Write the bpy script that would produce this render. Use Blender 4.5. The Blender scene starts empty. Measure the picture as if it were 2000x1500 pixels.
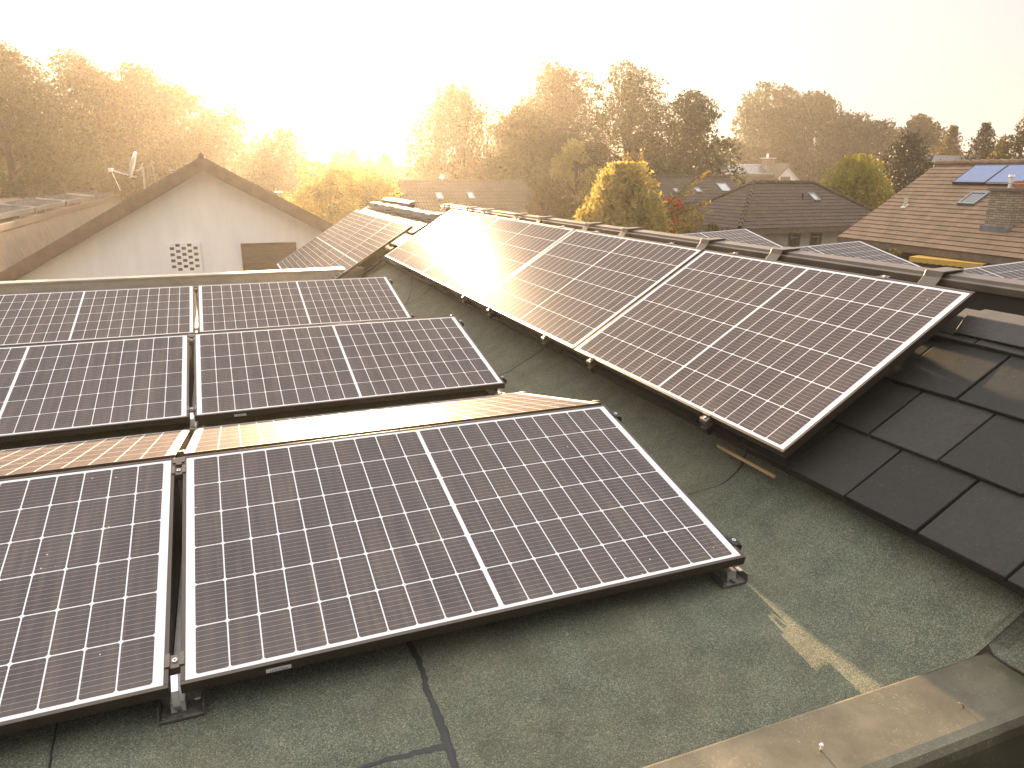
import bpy, math, random
import numpy as np
from mathutils import Vector, Matrix
scn = bpy.context.scene
COL = scn.collection
R = math.radians

# ------------------------------------------------------------------ camera, sky, sun, exposure
cam_d = bpy.data.cameras.new("camera"); cam = bpy.data.objects.new("camera", cam_d); COL.objects.link(cam)
YAW, PITCH, ROLL = 0.3805, -0.2835, 0.0051
_f = Vector((math.sin(YAW)*math.cos(PITCH), math.cos(YAW)*math.cos(PITCH), math.sin(PITCH)))
_r0 = Vector((math.cos(YAW), -math.sin(YAW), 0)); _u0 = _r0.cross(_f)
_r = _r0*math.cos(ROLL)+_u0*math.sin(ROLL); _u = _u0*math.cos(ROLL)-_r0*math.sin(ROLL)
cam.matrix_world = Matrix(((_r.x,_u.x,-_f.x,0.2038),(_r.y,_u.y,-_f.y,-1.7341),(_r.z,_u.z,-_f.z,1.3423),(0,0,0,1)))
cam_d.sensor_width = 36; cam_d.lens = 1410.1/2000*36; cam_d.clip_start = 0.05; cam_d.clip_end = 6000
scn.camera = cam

SUN_AZ, SUN_EL = 8.4, 9.6          # degrees from +Y towards +X, and above the horizon
w = bpy.data.worlds.new("World"); scn.world = w; w.use_nodes = True
wt = w.node_tree; bg = wt.nodes["Background"]
sky = wt.nodes.new("ShaderNodeTexSky"); sky.sky_type = 'NISHITA'; sky.sun_disc = False
sky.sun_elevation = R(SUN_EL); sky.sun_rotation = R(SUN_AZ); sky.air_density = 1.0; sky.dust_density = 3.0; sky.ozone_density = 1.0
veil = wt.nodes.new("ShaderNodeMixRGB"); veil.inputs[0].default_value = 0.93   # thin bright high cloud over the clear sky
veil.inputs[2].default_value = (1.38, 1.32, 1.30, 1)
wt.links.new(sky.outputs[0], veil.inputs[1])
# a veiled sky is brighter overhead than at the horizon (as in the CIE overcast sky)
tc = wt.nodes.new("ShaderNodeTexCoord"); sp = wt.nodes.new("ShaderNodeSeparateXYZ"); wt.links.new(tc.outputs['Generated'], sp.inputs[0])
mx = wt.nodes.new("ShaderNodeMath"); mx.operation = 'MAXIMUM'; mx.inputs[1].default_value = 0; wt.links.new(sp.outputs[2], mx.inputs[0])
p2 = wt.nodes.new("ShaderNodeMath"); p2.operation = 'POWER'; p2.inputs[1].default_value = 3.0; wt.links.new(mx.outputs[0], p2.inputs[0])
ma = wt.nodes.new("ShaderNodeMath"); ma.operation = 'MULTIPLY_ADD'; ma.inputs[1].default_value = 4.8; ma.inputs[2].default_value = 1.0; wt.links.new(p2.outputs[0], ma.inputs[0])
dp = wt.nodes.new("ShaderNodeVectorMath"); dp.operation = 'DOT_PRODUCT'; dp.inputs[1].default_value = (math.sin(R(SUN_AZ)), math.cos(R(SUN_AZ)), 0); wt.links.new(tc.outputs['Generated'], dp.inputs[0])
az = wt.nodes.new("ShaderNodeMath"); az.operation = 'MULTIPLY_ADD'; az.inputs[1].default_value = 0.22; az.inputs[2].default_value = 0.84; wt.links.new(dp.outputs['Value'], az.inputs[0])   # and darker away from the sun
mm = wt.nodes.new("ShaderNodeMath"); mm.operation = 'MULTIPLY'; wt.links.new(ma.outputs[0], mm.inputs[0]); wt.links.new(az.outputs[0], mm.inputs[1])
vs = wt.nodes.new("ShaderNodeVectorMath"); vs.operation = 'SCALE'; wt.links.new(veil.outputs[0], vs.inputs[0]); wt.links.new(mm.outputs[0], vs.inputs[3])
wt.links.new(vs.outputs[0], bg.inputs[0])
bg.inputs[1].default_value = 0.1
sun_d = bpy.data.lights.new("sun", 'SUN'); sun = bpy.data.objects.new("sun", sun_d); COL.objects.link(sun)
sun_d.energy = 5.0; sun_d.angle = R(0.65); sun_d.color = (1.0, 0.67, 0.37)
_sd = Vector((math.sin(R(SUN_AZ))*math.cos(R(SUN_EL)), math.cos(R(SUN_AZ))*math.cos(R(SUN_EL)), math.sin(R(SUN_EL))))
sun.rotation_euler = _sd.to_track_quat('Z', 'Y').to_euler(); sun.location = (20, 60, 40)
scn.view_settings.view_transform = 'Standard'; scn.view_settings.look = 'None'
scn.view_settings.exposure = 2.45; scn.view_settings.gamma = 1.0
scn.cycles.max_bounces = 6; scn.cycles.diffuse_bounces = 3; scn.cycles.glossy_bounces = 3
scn.cycles.transmission_bounces = 3; scn.cycles.volume_bounces = 1; scn.cycles.use_denoising = True
HAZE = dict(density=0.00095, g=0.70, color=(1.0, 0.94, 0.86))

# ------------------------------------------------------------------ helpers
class MB:
    def __init__(s): s.v=[]; s.f=[]; s.mi=[]; s.cur=0
    def add(s, vs, fs, M=None):
        b=len(s.v)
        for p in vs:
            p=Vector(p)
            if M is not None: p=M@p
            s.v.append(tuple(p))
        for f in fs: s.f.append([b+i for i in f]); s.mi.append(s.cur)
        return s
    def box(s, x0,x1,y0,y1,z0,z1, M=None):
        return s.add([(x0,y0,z0),(x1,y0,z0),(x1,y1,z0),(x0,y1,z0),(x0,y0,z1),(x1,y0,z1),(x1,y1,z1),(x0,y1,z1)],
            [(0,3,2,1),(4,5,6,7),(0,1,5,4),(1,2,6,5),(2,3,7,6),(3,0,4,7)], M)
    def extr(s, prof, a, b, axis='y', M=None):
        # prof: list of 2-D points swept from a to b; axis y -> (x,z), axis x -> (y,z), axis z -> (x,y)
        n=len(prof)
        def P(p,t): return {'y':(p[0],t,p[1]),'x':(t,p[0],p[1]),'z':(p[0],p[1],t)}[axis]
        vs=[P(p,a) for p in prof]+[P(p,b) for p in prof]
        fs=[(i,(i+1)%n,n+(i+1)%n,n+i) for i in range(n)]+[tuple(range(n))[::-1],tuple(range(n,2*n))]
        return s.add(vs,fs,M)
    def tube(s, pts, rad, n=8, M=None, cap=True):
        pts=[Vector(p) for p in pts]; m=len(pts)
        if not hasattr(rad,'__len__'): rad=[rad]*m
        vs=[]; fs=[]
        for i,p in enumerate(pts):
            t=(pts[min(i+1,m-1)]-pts[max(i-1,0)]).normalized()
            a=t.cross(Vector((0,0,1)) if abs(t.z)<.9 else Vector((1,0,0))).normalized(); b=t.cross(a)
            for k in range(n):
                th=2*math.pi*k/n; vs.append(p+(a*math.cos(th)+b*math.sin(th))*rad[i])
        for i in range(m-1):
            for k in range(n): fs.append((i*n+k,i*n+(k+1)%n,(i+1)*n+(k+1)%n,(i+1)*n+k))
        if cap: fs.append(tuple(range(n))[::-1]); fs.append(tuple((m-1)*n+k for k in range(n)))
        return s.add(vs,fs,M)
    def cyl(s, c, r, z0, z1, n=16, r2=None, M=None):
        return s.tube([(c[0],c[1],z0),(c[0],c[1],z1)],[r,r if r2 is None else r2],n,M)
    def build(s, name, mat, parent=None, bevel=0, smooth=False):
        me=bpy.data.meshes.new(name); me.from_pydata(s.v,[],s.f)
        for m in (mat if isinstance(mat,(list,tuple)) else [mat]): me.materials.append(m)
        if any(s.mi): me.polygons.foreach_set('material_index', s.mi)
        if smooth: me.polygons.foreach_set('use_smooth',[True]*len(me.polygons))
        me.update()
        o=bpy.data.objects.new(name,me); COL.objects.link(o)
        if parent is not None: o.parent=parent
        if bevel:
            b=o.modifiers.new('bevel','BEVEL'); b.width=bevel; b.segments=2; b.limit_method='ANGLE'; b.angle_limit=R(40)
        return o

def tag(o, label=None, cat=None, group=None, kind=None):
    if label: o['label']=label
    if cat: o['category']=cat
    if group: o['group']=group
    if kind: o['kind']=kind
    return o
def empty(name, M, label=None, cat=None, group=None):
    o=bpy.data.objects.new(name,None); COL.objects.link(o); o.empty_display_size=.2
    o.matrix_world = M if isinstance(M,Matrix) else Matrix.Translation(M)
    return tag(o,label,cat,group)
def copy_tree(o, parent=None):
    c=o.copy(); COL.objects.link(c); c.parent=parent
    for ch in [k for k in o.children]: copy_tree(ch,c)
    return c
def frame(o,x,y,z):
    return Matrix(((x[0],y[0],z[0],o[0]),(x[1],y[1],z[1],o[1]),(x[2],y[2],z[2],o[2]),(0,0,0,1)))

# ------------------------------------------------------------------ materials
class NT:
    def __init__(s,name):
        s.m=bpy.data.materials.new(name); s.m.use_nodes=True; s.t=s.m.node_tree
        s.bsdf=s.t.nodes["Principled BSDF"]; s.out=s.t.nodes["Material Output"]
    def n(s,typ,**kw):
        nd=s.t.nodes.new(typ)
        for k,v in kw.items(): setattr(nd,k,v)
        return nd
    def L(s,a,b): s.t.links.new(a,b)
    def m_(s,op,a,b=None,c=None):
        nd=s.n("ShaderNodeMath",operation=op)
        for i,x in enumerate((a,b,c)):
            if x is None: continue
            if isinstance(x,(int,float)): nd.inputs[i].default_value=x
            else: s.L(x,nd.inputs[i])
        return nd.outputs[0]
    def mix(s,f,a,b,bt='MIX'):
        nd=s.n("ShaderNodeMixRGB",blend_type=bt)
        for i,x in enumerate((f,a,b)):
            if isinstance(x,(int,float)): nd.inputs[i].default_value=x
            elif isinstance(x,tuple): nd.inputs[i].default_value=(*x,1)
            else: s.L(x,nd.inputs[i])
        return nd.outputs[0]
    def coord(s,k='Object'): return s.n("ShaderNodeTexCoord").outputs[k]
    def mapping(s,v,scale=(1,1,1),rot=(0,0,0)):
        nd=s.n("ShaderNodeMapping"); nd.inputs['Scale'].default_value=scale; nd.inputs['Rotation'].default_value=rot
        s.L(v,nd.inputs[0]); return nd.outputs[0]
    def noise(s,v,scale,detail=3,rough=.55,out=0):
        nd=s.n("ShaderNodeTexNoise"); nd.inputs['Scale'].default_value=scale; nd.inputs['Detail'].default_value=detail
        nd.inputs['Roughness'].default_value=rough; s.L(v,nd.inputs['Vector']); return nd.outputs[out]
    def ramp(s,f,*stops):
        nd=s.n("ShaderNodeValToRGB"); e=nd.color_ramp.elements
        while len(e)<len(stops): e.new(.5)
        for i,(p,c) in enumerate(stops):
            e[i].position=p; e[i].color=(*c,1) if isinstance(c,tuple) else (c,c,c,1)
        s.L(f,nd.inputs[0]); return nd.outputs[0]
    def bump(s,h,strength,dist):
        nd=s.n("ShaderNodeBump"); nd.inputs['Strength'].default_value=strength; nd.inputs['Distance'].default_value=dist
        s.L(h,nd.inputs['Height']); s.L(nd.outputs[0],s.bsdf.inputs['Normal'])
    def set(s,base=None,rough=None,metal=None,spec=None):
        B=s.bsdf
        for k,v in (('Base Color',base),('Roughness',rough),('Metallic',metal),('Specular IOR Level',spec)):
            if v is None: continue
            if isinstance(v,tuple): B.inputs[k].default_value=(*v,1)
            elif isinstance(v,(int,float)): B.inputs[k].default_value=v
            else: s.L(v,B.inputs[k])
        return s.m
def simple(name,c,rough=.6,metal=0,var=.25,scale=6,bump=0,spec=.5,stretch=(1,1,1)):
    k=NT(name); co=k.mapping(k.coord(),stretch)
    f=k.noise(co,scale,5,.6)
    lo=tuple(x*(1-var) for x in c); hi=tuple(min(1,x*(1+var)) for x in c)
    col=k.ramp(f,(.3,lo),(.7,hi)); k.set(col,None,metal,spec)
    k.set(rough=k.ramp(f,(.3,max(.05,rough-.08)),(.7,min(1,rough+.08))))
    if bump: k.bump(k.noise(co,scale*6,4,.6),.5,bump)
    return k.m

PL, PW = 1.755, 1.038     # solar panel, metres
def cell_material():
    k=NT("solar_cells"); sep=k.n("ShaderNodeSeparateXYZ"); k.L(k.coord(),sep.inputs[0]); X,Y=sep.outputs[0],sep.outputs[1]
    cw,ch,gc=.0837,.1655,.011
    xs=k.m_('SUBTRACT',k.m_('ABSOLUTE',k.m_('SUBTRACT',X,PL/2)),gc/2)
    u=k.m_('DIVIDE',xs,cw); fu=k.m_('FRACT',u)
    v=k.m_('DIVIDE',k.m_('SUBTRACT',Y,(PW-6*ch)/2),ch); fv=k.m_('FRACT',v)
    du=k.m_('MULTIPLY',k.m_('MINIMUM',fu,k.m_('SUBTRACT',1,fu)),cw)
    dv=k.m_('MULTIPLY',k.m_('MINIMUM',fv,k.m_('SUBTRACT',1,fv)),ch)
    out=k.m_('MAXIMUM',k.m_('MAXIMUM',k.m_('LESS_THAN',u,0),k.m_('GREATER_THAN',u,10)),
             k.m_('MAXIMUM',k.m_('LESS_THAN',v,0),k.m_('GREATER_THAN',v,6)))
    # wafer corners are cut off
    cham=k.m_('LESS_THAN',k.m_('ADD',du,dv),.0088)
    line=k.m_('MAXIMUM',k.m_('LESS_THAN',du,.0019),k.m_('LESS_THAN',dv,.0019))
    white=k.m_('MINIMUM',1,k.m_('ADD',out,k.m_('ADD',line,cham)))
    fb=k.m_('FRACT',k.m_('ADD',k.m_('MULTIPLY',fv,9),.5)); bus=k.m_('LESS_THAN',k.m_('ABSOLUTE',k.m_('SUBTRACT',fb,.5)),.022)
    cid=k.n("ShaderNodeCombineXYZ"); k.L(k.m_('FLOOR',k.m_('ADD',u,k.m_('MULTIPLY',k.m_('GREATER_THAN',X,PL/2),40))),cid.inputs[0]); k.L(k.m_('FLOOR',v),cid.inputs[1])
    oi=k.n("ShaderNodeObjectInfo"); k.L(k.m_('MULTIPLY',oi.outputs['Random'],97),cid.inputs[2])
    wn=k.n("ShaderNodeTexWhiteNoise",noise_dimensions='3D'); k.L(cid.outputs[0],wn.inputs[0])
    cell=k.mix(wn.outputs[0],(.006,.010,.025),(.011,.015,.031))
    c=k.mix(bus,cell,(.36,.34,.31)); c=k.mix(white,c,(.68,.69,.70))
    # brown cast painted in for glare veil, mixed with settled dust, thicker towards the lower edge where rain leaves it, with specks
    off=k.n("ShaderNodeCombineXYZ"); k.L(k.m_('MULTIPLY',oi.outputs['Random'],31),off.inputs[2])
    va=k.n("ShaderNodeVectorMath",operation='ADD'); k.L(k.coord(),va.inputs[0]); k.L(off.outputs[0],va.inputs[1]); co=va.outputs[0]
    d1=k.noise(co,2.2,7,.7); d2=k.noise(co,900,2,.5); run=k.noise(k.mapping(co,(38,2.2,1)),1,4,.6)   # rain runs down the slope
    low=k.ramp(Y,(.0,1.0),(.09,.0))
    dust_veil=k.m_('ADD',k.m_('MULTIPLY',k.ramp(d1,(.35,.0),(.75,1.0)),.05),k.m_('ADD',k.m_('MULTIPLY',low,.03),k.m_('ADD',.118,k.m_('MULTIPLY',k.ramp(run,(.45,0),(.75,1)),.07))))
    dust_veil=k.m_('MULTIPLY',dust_veil,k.m_('ADD',.55,d2))
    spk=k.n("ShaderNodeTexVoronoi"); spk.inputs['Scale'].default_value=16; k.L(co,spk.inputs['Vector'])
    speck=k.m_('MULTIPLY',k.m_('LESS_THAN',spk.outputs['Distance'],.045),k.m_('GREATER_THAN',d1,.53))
    c=k.mix(dust_veil,c,(.48,.36,.25)); c=k.mix(k.m_('MULTIPLY',speck,.8),c,(.55,.5,.42))
    k.set(c,.5,0,0)
    # anti-reflective textured solar glass: weak mirror straight on, soft sheen at grazing angles
    lw=k.n("ShaderNodeLayerWeight"); lw.inputs[0].default_value=.5
    fr=k.m_('MULTIPLY_ADD',k.m_('POWER',lw.outputs['Facing'],5.0),.085,.015)
    gl=k.n("ShaderNodeBsdfGlossy"); gl.inputs['Roughness'].default_value=.29; gl.inputs['Color'].default_value=(1,1,1,1)
    ms=k.n("ShaderNodeMixShader"); k.L(fr,ms.inputs[0]); k.L(k.bsdf.outputs[0],ms.inputs[1]); k.L(gl.outputs[0],ms.inputs[2]); k.L(ms.outputs[0],k.out.inputs[0])
    k.bump(k.noise(co,1400,1,.5),.08,.0004)
    return k.m
M={}
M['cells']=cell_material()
M['backsheet']=simple('backsheet',(.72,.72,.70),.5)
M['frame']=simple('anodised_frame',(.075,.06,.048),.38,.75,.12,40,spec=.5)
M['alu']=simple('mill_aluminium',(.60,.60,.58),.38,.9,.1,30)
M['dullalu']=simple('dull_aluminium',(.20,.19,.17),.45,.8,.3,40)
M['clampblack']=simple('black_clamp',(.03,.028,.026),.42,.5,.2,30)
M['sticker']=simple('sticker_paper',(.62,.64,.60),.6,0,.06,30)
M['ink']=simple('sticker_ink',(.03,.03,.03),.7)
M['cable']=simple('cable_rubber',(.012,.012,.012),.5)
M['wood']=simple('batten_wood',(.38,.24,.12),.75,0,.3,14,.001,stretch=(8,.6,8))

def felt(name,tint=(1,1,1)):
    k=NT(name); co=k.coord()
    vor=k.n("ShaderNodeTexVoronoi"); vor.inputs['Scale'].default_value=430; k.L(co,vor.inputs['Vector'])
    g=k.n("ShaderNodeSeparateColor"); k.L(vor.outputs['Color'],g.inputs[0])
    c=k.ramp(g.outputs[0],(.0,(.050,.064,.050)),(.30,(.075,.096,.076)),(.55,(.100,.122,.096)),(.75,(.135,.152,.122)),(.92,(.21,.21,.17)),(1,(.30,.285,.235)))
    big=k.noise(co,1.7,5,.6); mid=k.noise(co,9,4,.6)
    c=k.mix(k.ramp(big,(.38,.0),(.66,.30)),c,(.165,.135,.095),'MIX')
    c=k.mix(1,c,k.ramp(mid,(.3,.78),(.7,1.12)),'MULTIPLY')
    c=k.mix(1,c,tint,'MULTIPLY')
    c=k.mix(1,c,(.98,.94,.84),'MULTIPLY'); k.set(c,.88,0,.25)
    k.bump(k.m_('ADD',k.m_('MULTIPLY',vor.outputs['Distance'],-1),k.m_('MULTIPLY',k.noise(co,60,3),.6)),.8,.0022)
    return k.m
M['felt']=felt('mineral_felt')
M['feltside']=felt('mineral_felt_side',(1.05,1.05,1.08))
M['bitumen']=simple('bitumen_bleed',(.022,.022,.020),.62,0,.4,60,.002)
def tilemat():
    k=NT('dark_concrete_tile'); co=k.coord(); geo=k.n("ShaderNodeNewGeometry")
    n=k.noise(co,4,7,.7); n2=k.noise(co,60,4,.65); sp=k.noise(co,160,2,.5)
    c=k.mix(geo.outputs['Random Per Island'],(.015,.0150,.0125),(.036,.033,.026))
    c=k.mix(k.ramp(n,(.45,.0),(.7,.55)),c,(.038,.034,.026))
    c=k.mix(k.ramp(sp,(.66,.0),(.72,.5)),c,(.08,.08,.06))
    c=k.mix(1,c,k.ramp(n2,(.3,.8),(.7,1.15)),'MULTIPLY')
    k.set(c,k.ramp(n,(.3,.66),(.7,.82)),0,.3); k.bump(k.m_('ADD',k.m_('MULTIPLY',n2,.7),k.m_('MULTIPLY',n,.8)),.55,.0022); return k.m
M['tile']=tilemat()
M['ridgetile']=simple('ridge_tile',(.055,.050,.044),.72,0,.3,14,.003)
M['darkboard']=simple('dark_cladding',(.036,.033,.029),.6,0,.25,5)
M['railcap']=simple('bronze_coping',(.13,.105,.08),.42,.55,.2,5)
def coping():
    k=NT('weathered_coping'); co=k.coord()
    n1=k.noise(co,7,6,.65); n2=k.noise(k.mapping(co,(40,14,14),(0,0,.6)),5,5,.7); n3=k.noise(k.mapping(co,(14,60,14),(0,0,-.35)),6,4,.7)
    c=k.ramp(n1,(.3,(.076,.067,.045)),(.52,(.110,.098,.066)),(.72,(.150,.132,.09)))
    scr=k.m_('MULTIPLY',k.ramp(k.m_('MAXIMUM',n2,n3),(.60,0),(.68,1)),k.ramp(k.noise(co,6,3),(.42,.15),(.62,.9)))
    c=k.mix(scr,c,(.34,.30,.23))
    k.set(c,k.ramp(n1,(.3,.36),(.7,.5)),.45,.5); k.bump(k.noise(co,30,5,.6),.25,.002); return k.m
M['coping']=coping()
M['plaster']=simple('white_plaster',(.87,.86,.84),.85,0,.05,2.2,.002,stretch=(2.2,2.2,.5))
M['litcoping']=simple('sunlit_coping',(.42,.38,.32),.4,.5,.15,6)  # lighter coping copy, sun glare of the far edge painted into its colour
M['cream']=simple('cream_plaster',(.58,.52,.43),.85,0,.06,3)
M['brownwood']=simple('brown_verge',(.15,.108,.075),.7,0,.25,6)
M['voidpaint']=simple('painted_void',(.20,.14,.085),.8)  # shade of the vent void put into the colour, lifted for veil
M['glass']=NT('window_glass').set((.035,.04,.045),.06,0,.8)
M['skyglass']=NT('skylight_glass').set((.30,.33,.34),.12,0,.9)
M['leadgrey']=simple('lead_grey',(.19,.20,.21),.5,.4)
M['whitepaint']=simple('white_paint',(.78,.77,.74),.4,0,.05)
M['yellow']=simple('yellow_awning',(.55,.33,.06),.8,0,.12,20)
M['bluecell']=simple('blue_collector',(.045,.095,.24),.16,0,.22,22,spec=.7)
M['lightpanel']=simple('pale_panel',(.05,.055,.065),.22,0,.15,14,spec=.7)
M['clay']=simple('clay_pot',(.36,.15,.08),.8)
M['ground']=simple('garden_ground',(.055,.062,.025),.95,0,.5,.25)
M['hill']=simple('wooded_hill',(.04,.05,.025),1,0,.4,.02)
M['bark']=simple('bark',(.07,.052,.036),.9,0,.4,7,.01,stretch=(1,1,.25))
M['birchbark']=simple('birch_bark',(.42,.40,.36),.8,0,.5,4,stretch=(.6,.6,2.2))

def rooftile(name,c1,c2,width,gauge,joint=.02,wave=0):
    k=NT(name); co=k.coord()
    b=k.n("ShaderNodeTexBrick"); b.offset=.5; b.inputs['Scale'].default_value=1
    b.inputs['Brick Width'].default_value=width; b.inputs['Row Height'].default_value=gauge
    b.inputs['Mortar Size'].default_value=joint*.5; b.inputs['Mortar Smooth'].default_value=.3; b.inputs['Bias'].default_value=-.2
    b.inputs['Color1'].default_value=(*c1,1); b.inputs['Color2'].default_value=(*c2,1); b.inputs['Mortar'].default_value=tuple(x*.45 for x in c1)+(1,)
    k.L(co,b.inputs['Vector'])
    n=k.noise(co,1.6,6,.65); n2=k.noise(co,14,5,.65)
    c=k.mix(k.ramp(n,(.42,.0),(.68,.55)),b.outputs[0],tuple(x*.6 for x in c2))
    c=k.mix(k.ramp(n2,(.52,.0),(.7,.5)),c,(.17,.15,.11))   # lichen
    k.set(c,.85,0,.3)
    if wave:
        wv=k.n("ShaderNodeTexWave",bands_direction='X'); wv.inputs['Scale'].default_value=wave; k.L(co,wv.inputs['Vector']); k.bump(wv.outputs[1],.6,.02)
    else: k.bump(n2,.4,.006)
    return k.m
M['rt_warm']=rooftile('orange_brown_tiles',(.25,.16,.097),(.18,.12,.075),.24,.21,.012)
M['rt_brown']=rooftile('brown_pantiles',(.062,.045,.031),(.046,.034,.025),.2,.225,.0,3.2)
M['rt_far']=rooftile('dark_brown_tiles',(.062,.047,.034),(.048,.037,.028),.3,.26,.0,2.4)
M['rt_dark']=rooftile('old_dark_tiles',(.10,.078,.056),(.08,.062,.046),.3,.28,.01)
def brickmat():
    k=NT('buff_brick'); co=k.mapping(k.coord(),(1,1,1),(R(90),0,0))
    sep=k.n("ShaderNodeSeparateXYZ"); k.L(k.coord(),sep.inputs[0]); cb=k.n("ShaderNodeCombineXYZ")
    k.L(k.m_('ADD',sep.outputs[0],sep.outputs[1]),cb.inputs[0]); k.L(sep.outputs[2],cb.inputs[1])
    b=k.n("ShaderNodeTexBrick"); b.inputs['Scale'].default_value=1; b.inputs['Brick Width'].default_value=.22; b.inputs['Row Height'].default_value=.06
    b.inputs['Mortar Size'].default_value=.008; b.inputs['Color1'].default_value=(.40,.33,.23,1); b.inputs['Color2'].default_value=(.23,.185,.13,1); b.inputs['Mortar'].default_value=(.13,.11,.085,1)
    k.L(cb.outputs[0],b.inputs['Vector']); k.set(b.outputs[0],.9,0,.2); return k.m
M['brick']=brickmat()

def leaf(name,c1,c2,trans=.25):
    k=NT(name); t=k.t; geo=k.n("ShaderNodeNewGeometry")
    n=k.noise(k.coord(),.7,3)
    c=k.mix(geo.outputs['Random Per Island'],c1,c2); c=k.mix(1,c,k.ramp(n,(.3,.7),(.7,1.25)),'MULTIPLY')
    k.set(c,.6,0,.25); tr=k.n("ShaderNodeBsdfTranslucent"); k.L(k.mix(1,c,(1.5,1.35,.7),'MULTIPLY'),tr.inputs[0])
    ms=k.n("ShaderNodeMixShader"); ms.inputs[0].default_value=trans
    k.L(k.bsdf.outputs[0],ms.inputs[1]); k.L(tr.outputs[0],ms.inputs[2]); k.L(ms.outputs[0],k.out.inputs[0]); return k.m
M['lf_green']=leaf('leaves_green',(.020,.034,.009),(.046,.060,.014))
M['lf_olive']=leaf('leaves_olive',(.038,.044,.011),(.080,.078,.019))
M['lf_amber']=leaf('leaves_amber',(.055,.046,.012),(.120,.088,.020))
M['lf_yellow']=leaf('leaves_yellow',(.16,.125,.03),(.27,.19,.045))
M['lf_pale']=leaf('leaves_pale',(.22,.20,.075),(.36,.30,.13),.5)
M['lf_lime']=leaf('leaves_lime',(.19,.18,.034),(.31,.27,.06),.45)
M['lf_dark']=leaf('needles_dark',(.014,.020,.010),(.032,.036,.018),.12)
M['lf_red']=leaf('leaves_red',(.30,.028,.010),(.45,.075,.02))

# ------------------------------------------------------------------ foliage
def leaves_obj(name, P, S, mat, parent, seed, droop=0.0, aspect=.62):
    """one crown: a diamond-shaped leaf spray at every point of P (n,3) with size S (n)"""
    rs=np.random.RandomState(seed); n=len(P)
    a=rs.normal(size=(n,3)); a[:,2]=a[:,2]*(1-droop)-droop*1.6; a/=np.linalg.norm(a,axis=1)[:,None]+1e-9
    b=rs.normal(size=(n,3)); b-=(b*a).sum(1)[:,None]*a; b/=np.linalg.norm(b,axis=1)[:,None]+1e-9
    c=np.cross(a,b)
    S=S[:,None]
    V=np.stack([P-a*S*.5, P+b*S*aspect*.5+c*S*.10, P+a*S*.5-c*S*.06, P-b*S*aspect*.5+c*S*.08],1).reshape(-1,3)
    me=bpy.data.meshes.new(name); me.vertices.add(4*n); me.vertices.foreach_set('co',V.astype(np.float32).ravel())
    me.loops.add(4*n); me.loops.foreach_set('vertex_index',np.arange(4*n,dtype=np.int32))
    me.polygons.add(n); me.polygons.foreach_set('loop_start',np.arange(0,4*n,4,dtype=np.int32))
    try: me.polygons.foreach_set('loop_total',np.full(n,4,dtype=np.int32))
    except Exception: pass
    me.materials.append(mat); me.update(calc_edges=True); me.validate()
    o=bpy.data.objects.new(name,me); COL.objects.link(o); o.parent=parent
    return o
GZ=-3.2
def clumps_for(rs,h0,h1,rad,nc,shape):
    out=[]
    for i in range(nc):
        h=(i+rs.rand())/nc
        if shape=='round': e=math.sin(math.pi*min(1,max(.02,(h*.86+.12))))**.6
        elif shape=='tall': e=(math.sin(math.pi*(h*.80+.15)))**.8
        elif shape=='dome': e=math.cos(h*math.pi/2*.94)**.55
        else: e=1
        th=rs.rand()*6.283; rr=rad*e*math.sqrt(rs.uniform(.05,1))*.86
        r=rad*rs.uniform(.20,.36)*(.75+.35*e)
        out.append((rr*math.cos(th),rr*math.sin(th),h0+(h1-r*.72-h0)*h,r))
    return out
def tree(name,label,cat,x,y,ztop,rad,mat,seed,n=6000,leaf=.2,nc=34,base=None,shape='round',group=None,bark='bark',flat=.8,trunk_r=None,gap=.5):
    n=int(n*4.2); leaf*=.76; rad*=1.15; nc=int(nc*1.3)
    rs=np.random.RandomState(seed); t=empty(name,(x,y,GZ),label,cat,group)
    H=ztop-GZ; h0=(H*.28 if base is None else base-GZ)
    cl=clumps_for(rs,h0,H,rad,nc,shape)
    wts=np.array([c[3]**2 for c in cl]); wts/=wts.sum(); idx=rs.choice(len(cl),n,p=wts)
    C=np.array(cl)[idx]; d=rs.normal(size=(n,3)); d/=np.linalg.norm(d,axis=1)[:,None]
    rr=C[:,3:4]*(gap+(1.05-gap)*rs.rand(n,1)**.5)*(1+.10*rs.normal(size=(n,1)))
    P=C[:,:3]+d*rr*np.array([1,1,flat])
    P[:,2]=np.minimum(P[:,2],H+rs.normal(size=n)*.1)
    S=leaf*np.clip(rs.lognormal(-.1,.42,n),.4,2.4)
    leaves_obj('crown',P,S,mat,t,seed+1)
    mb=MB(); tr=trunk_r or max(.08,H*.022)
    lean=rs.normal(size=2)*.02*H
    top=Vector((lean[0],lean[1],H*.8))
    mb.tube([(0,0,-.1),(lean[0]*.3,lean[1]*.3,H*.3),(lean[0]*.7,lean[1]*.7,H*.58),tuple(top)],[tr*1.25,tr,tr*.6,tr*.15],8)
    for c in cl[::max(1,len(cl)//12)]:
        z0=max(H*.2,min(c[2]*.72,H*.7)); s=z0/(H*.8); a=Vector((lean[0]*s,lean[1]*s,z0)); e=Vector(c[:3])
        m=(a+e)/2+Vector((0,0,-.06*(e-a).length))
        mb.tube([a,m,e],[tr*.42,tr*.26,tr*.07],6)
    mb.build('trunk',M[bark],t,smooth=True)
    return t
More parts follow.
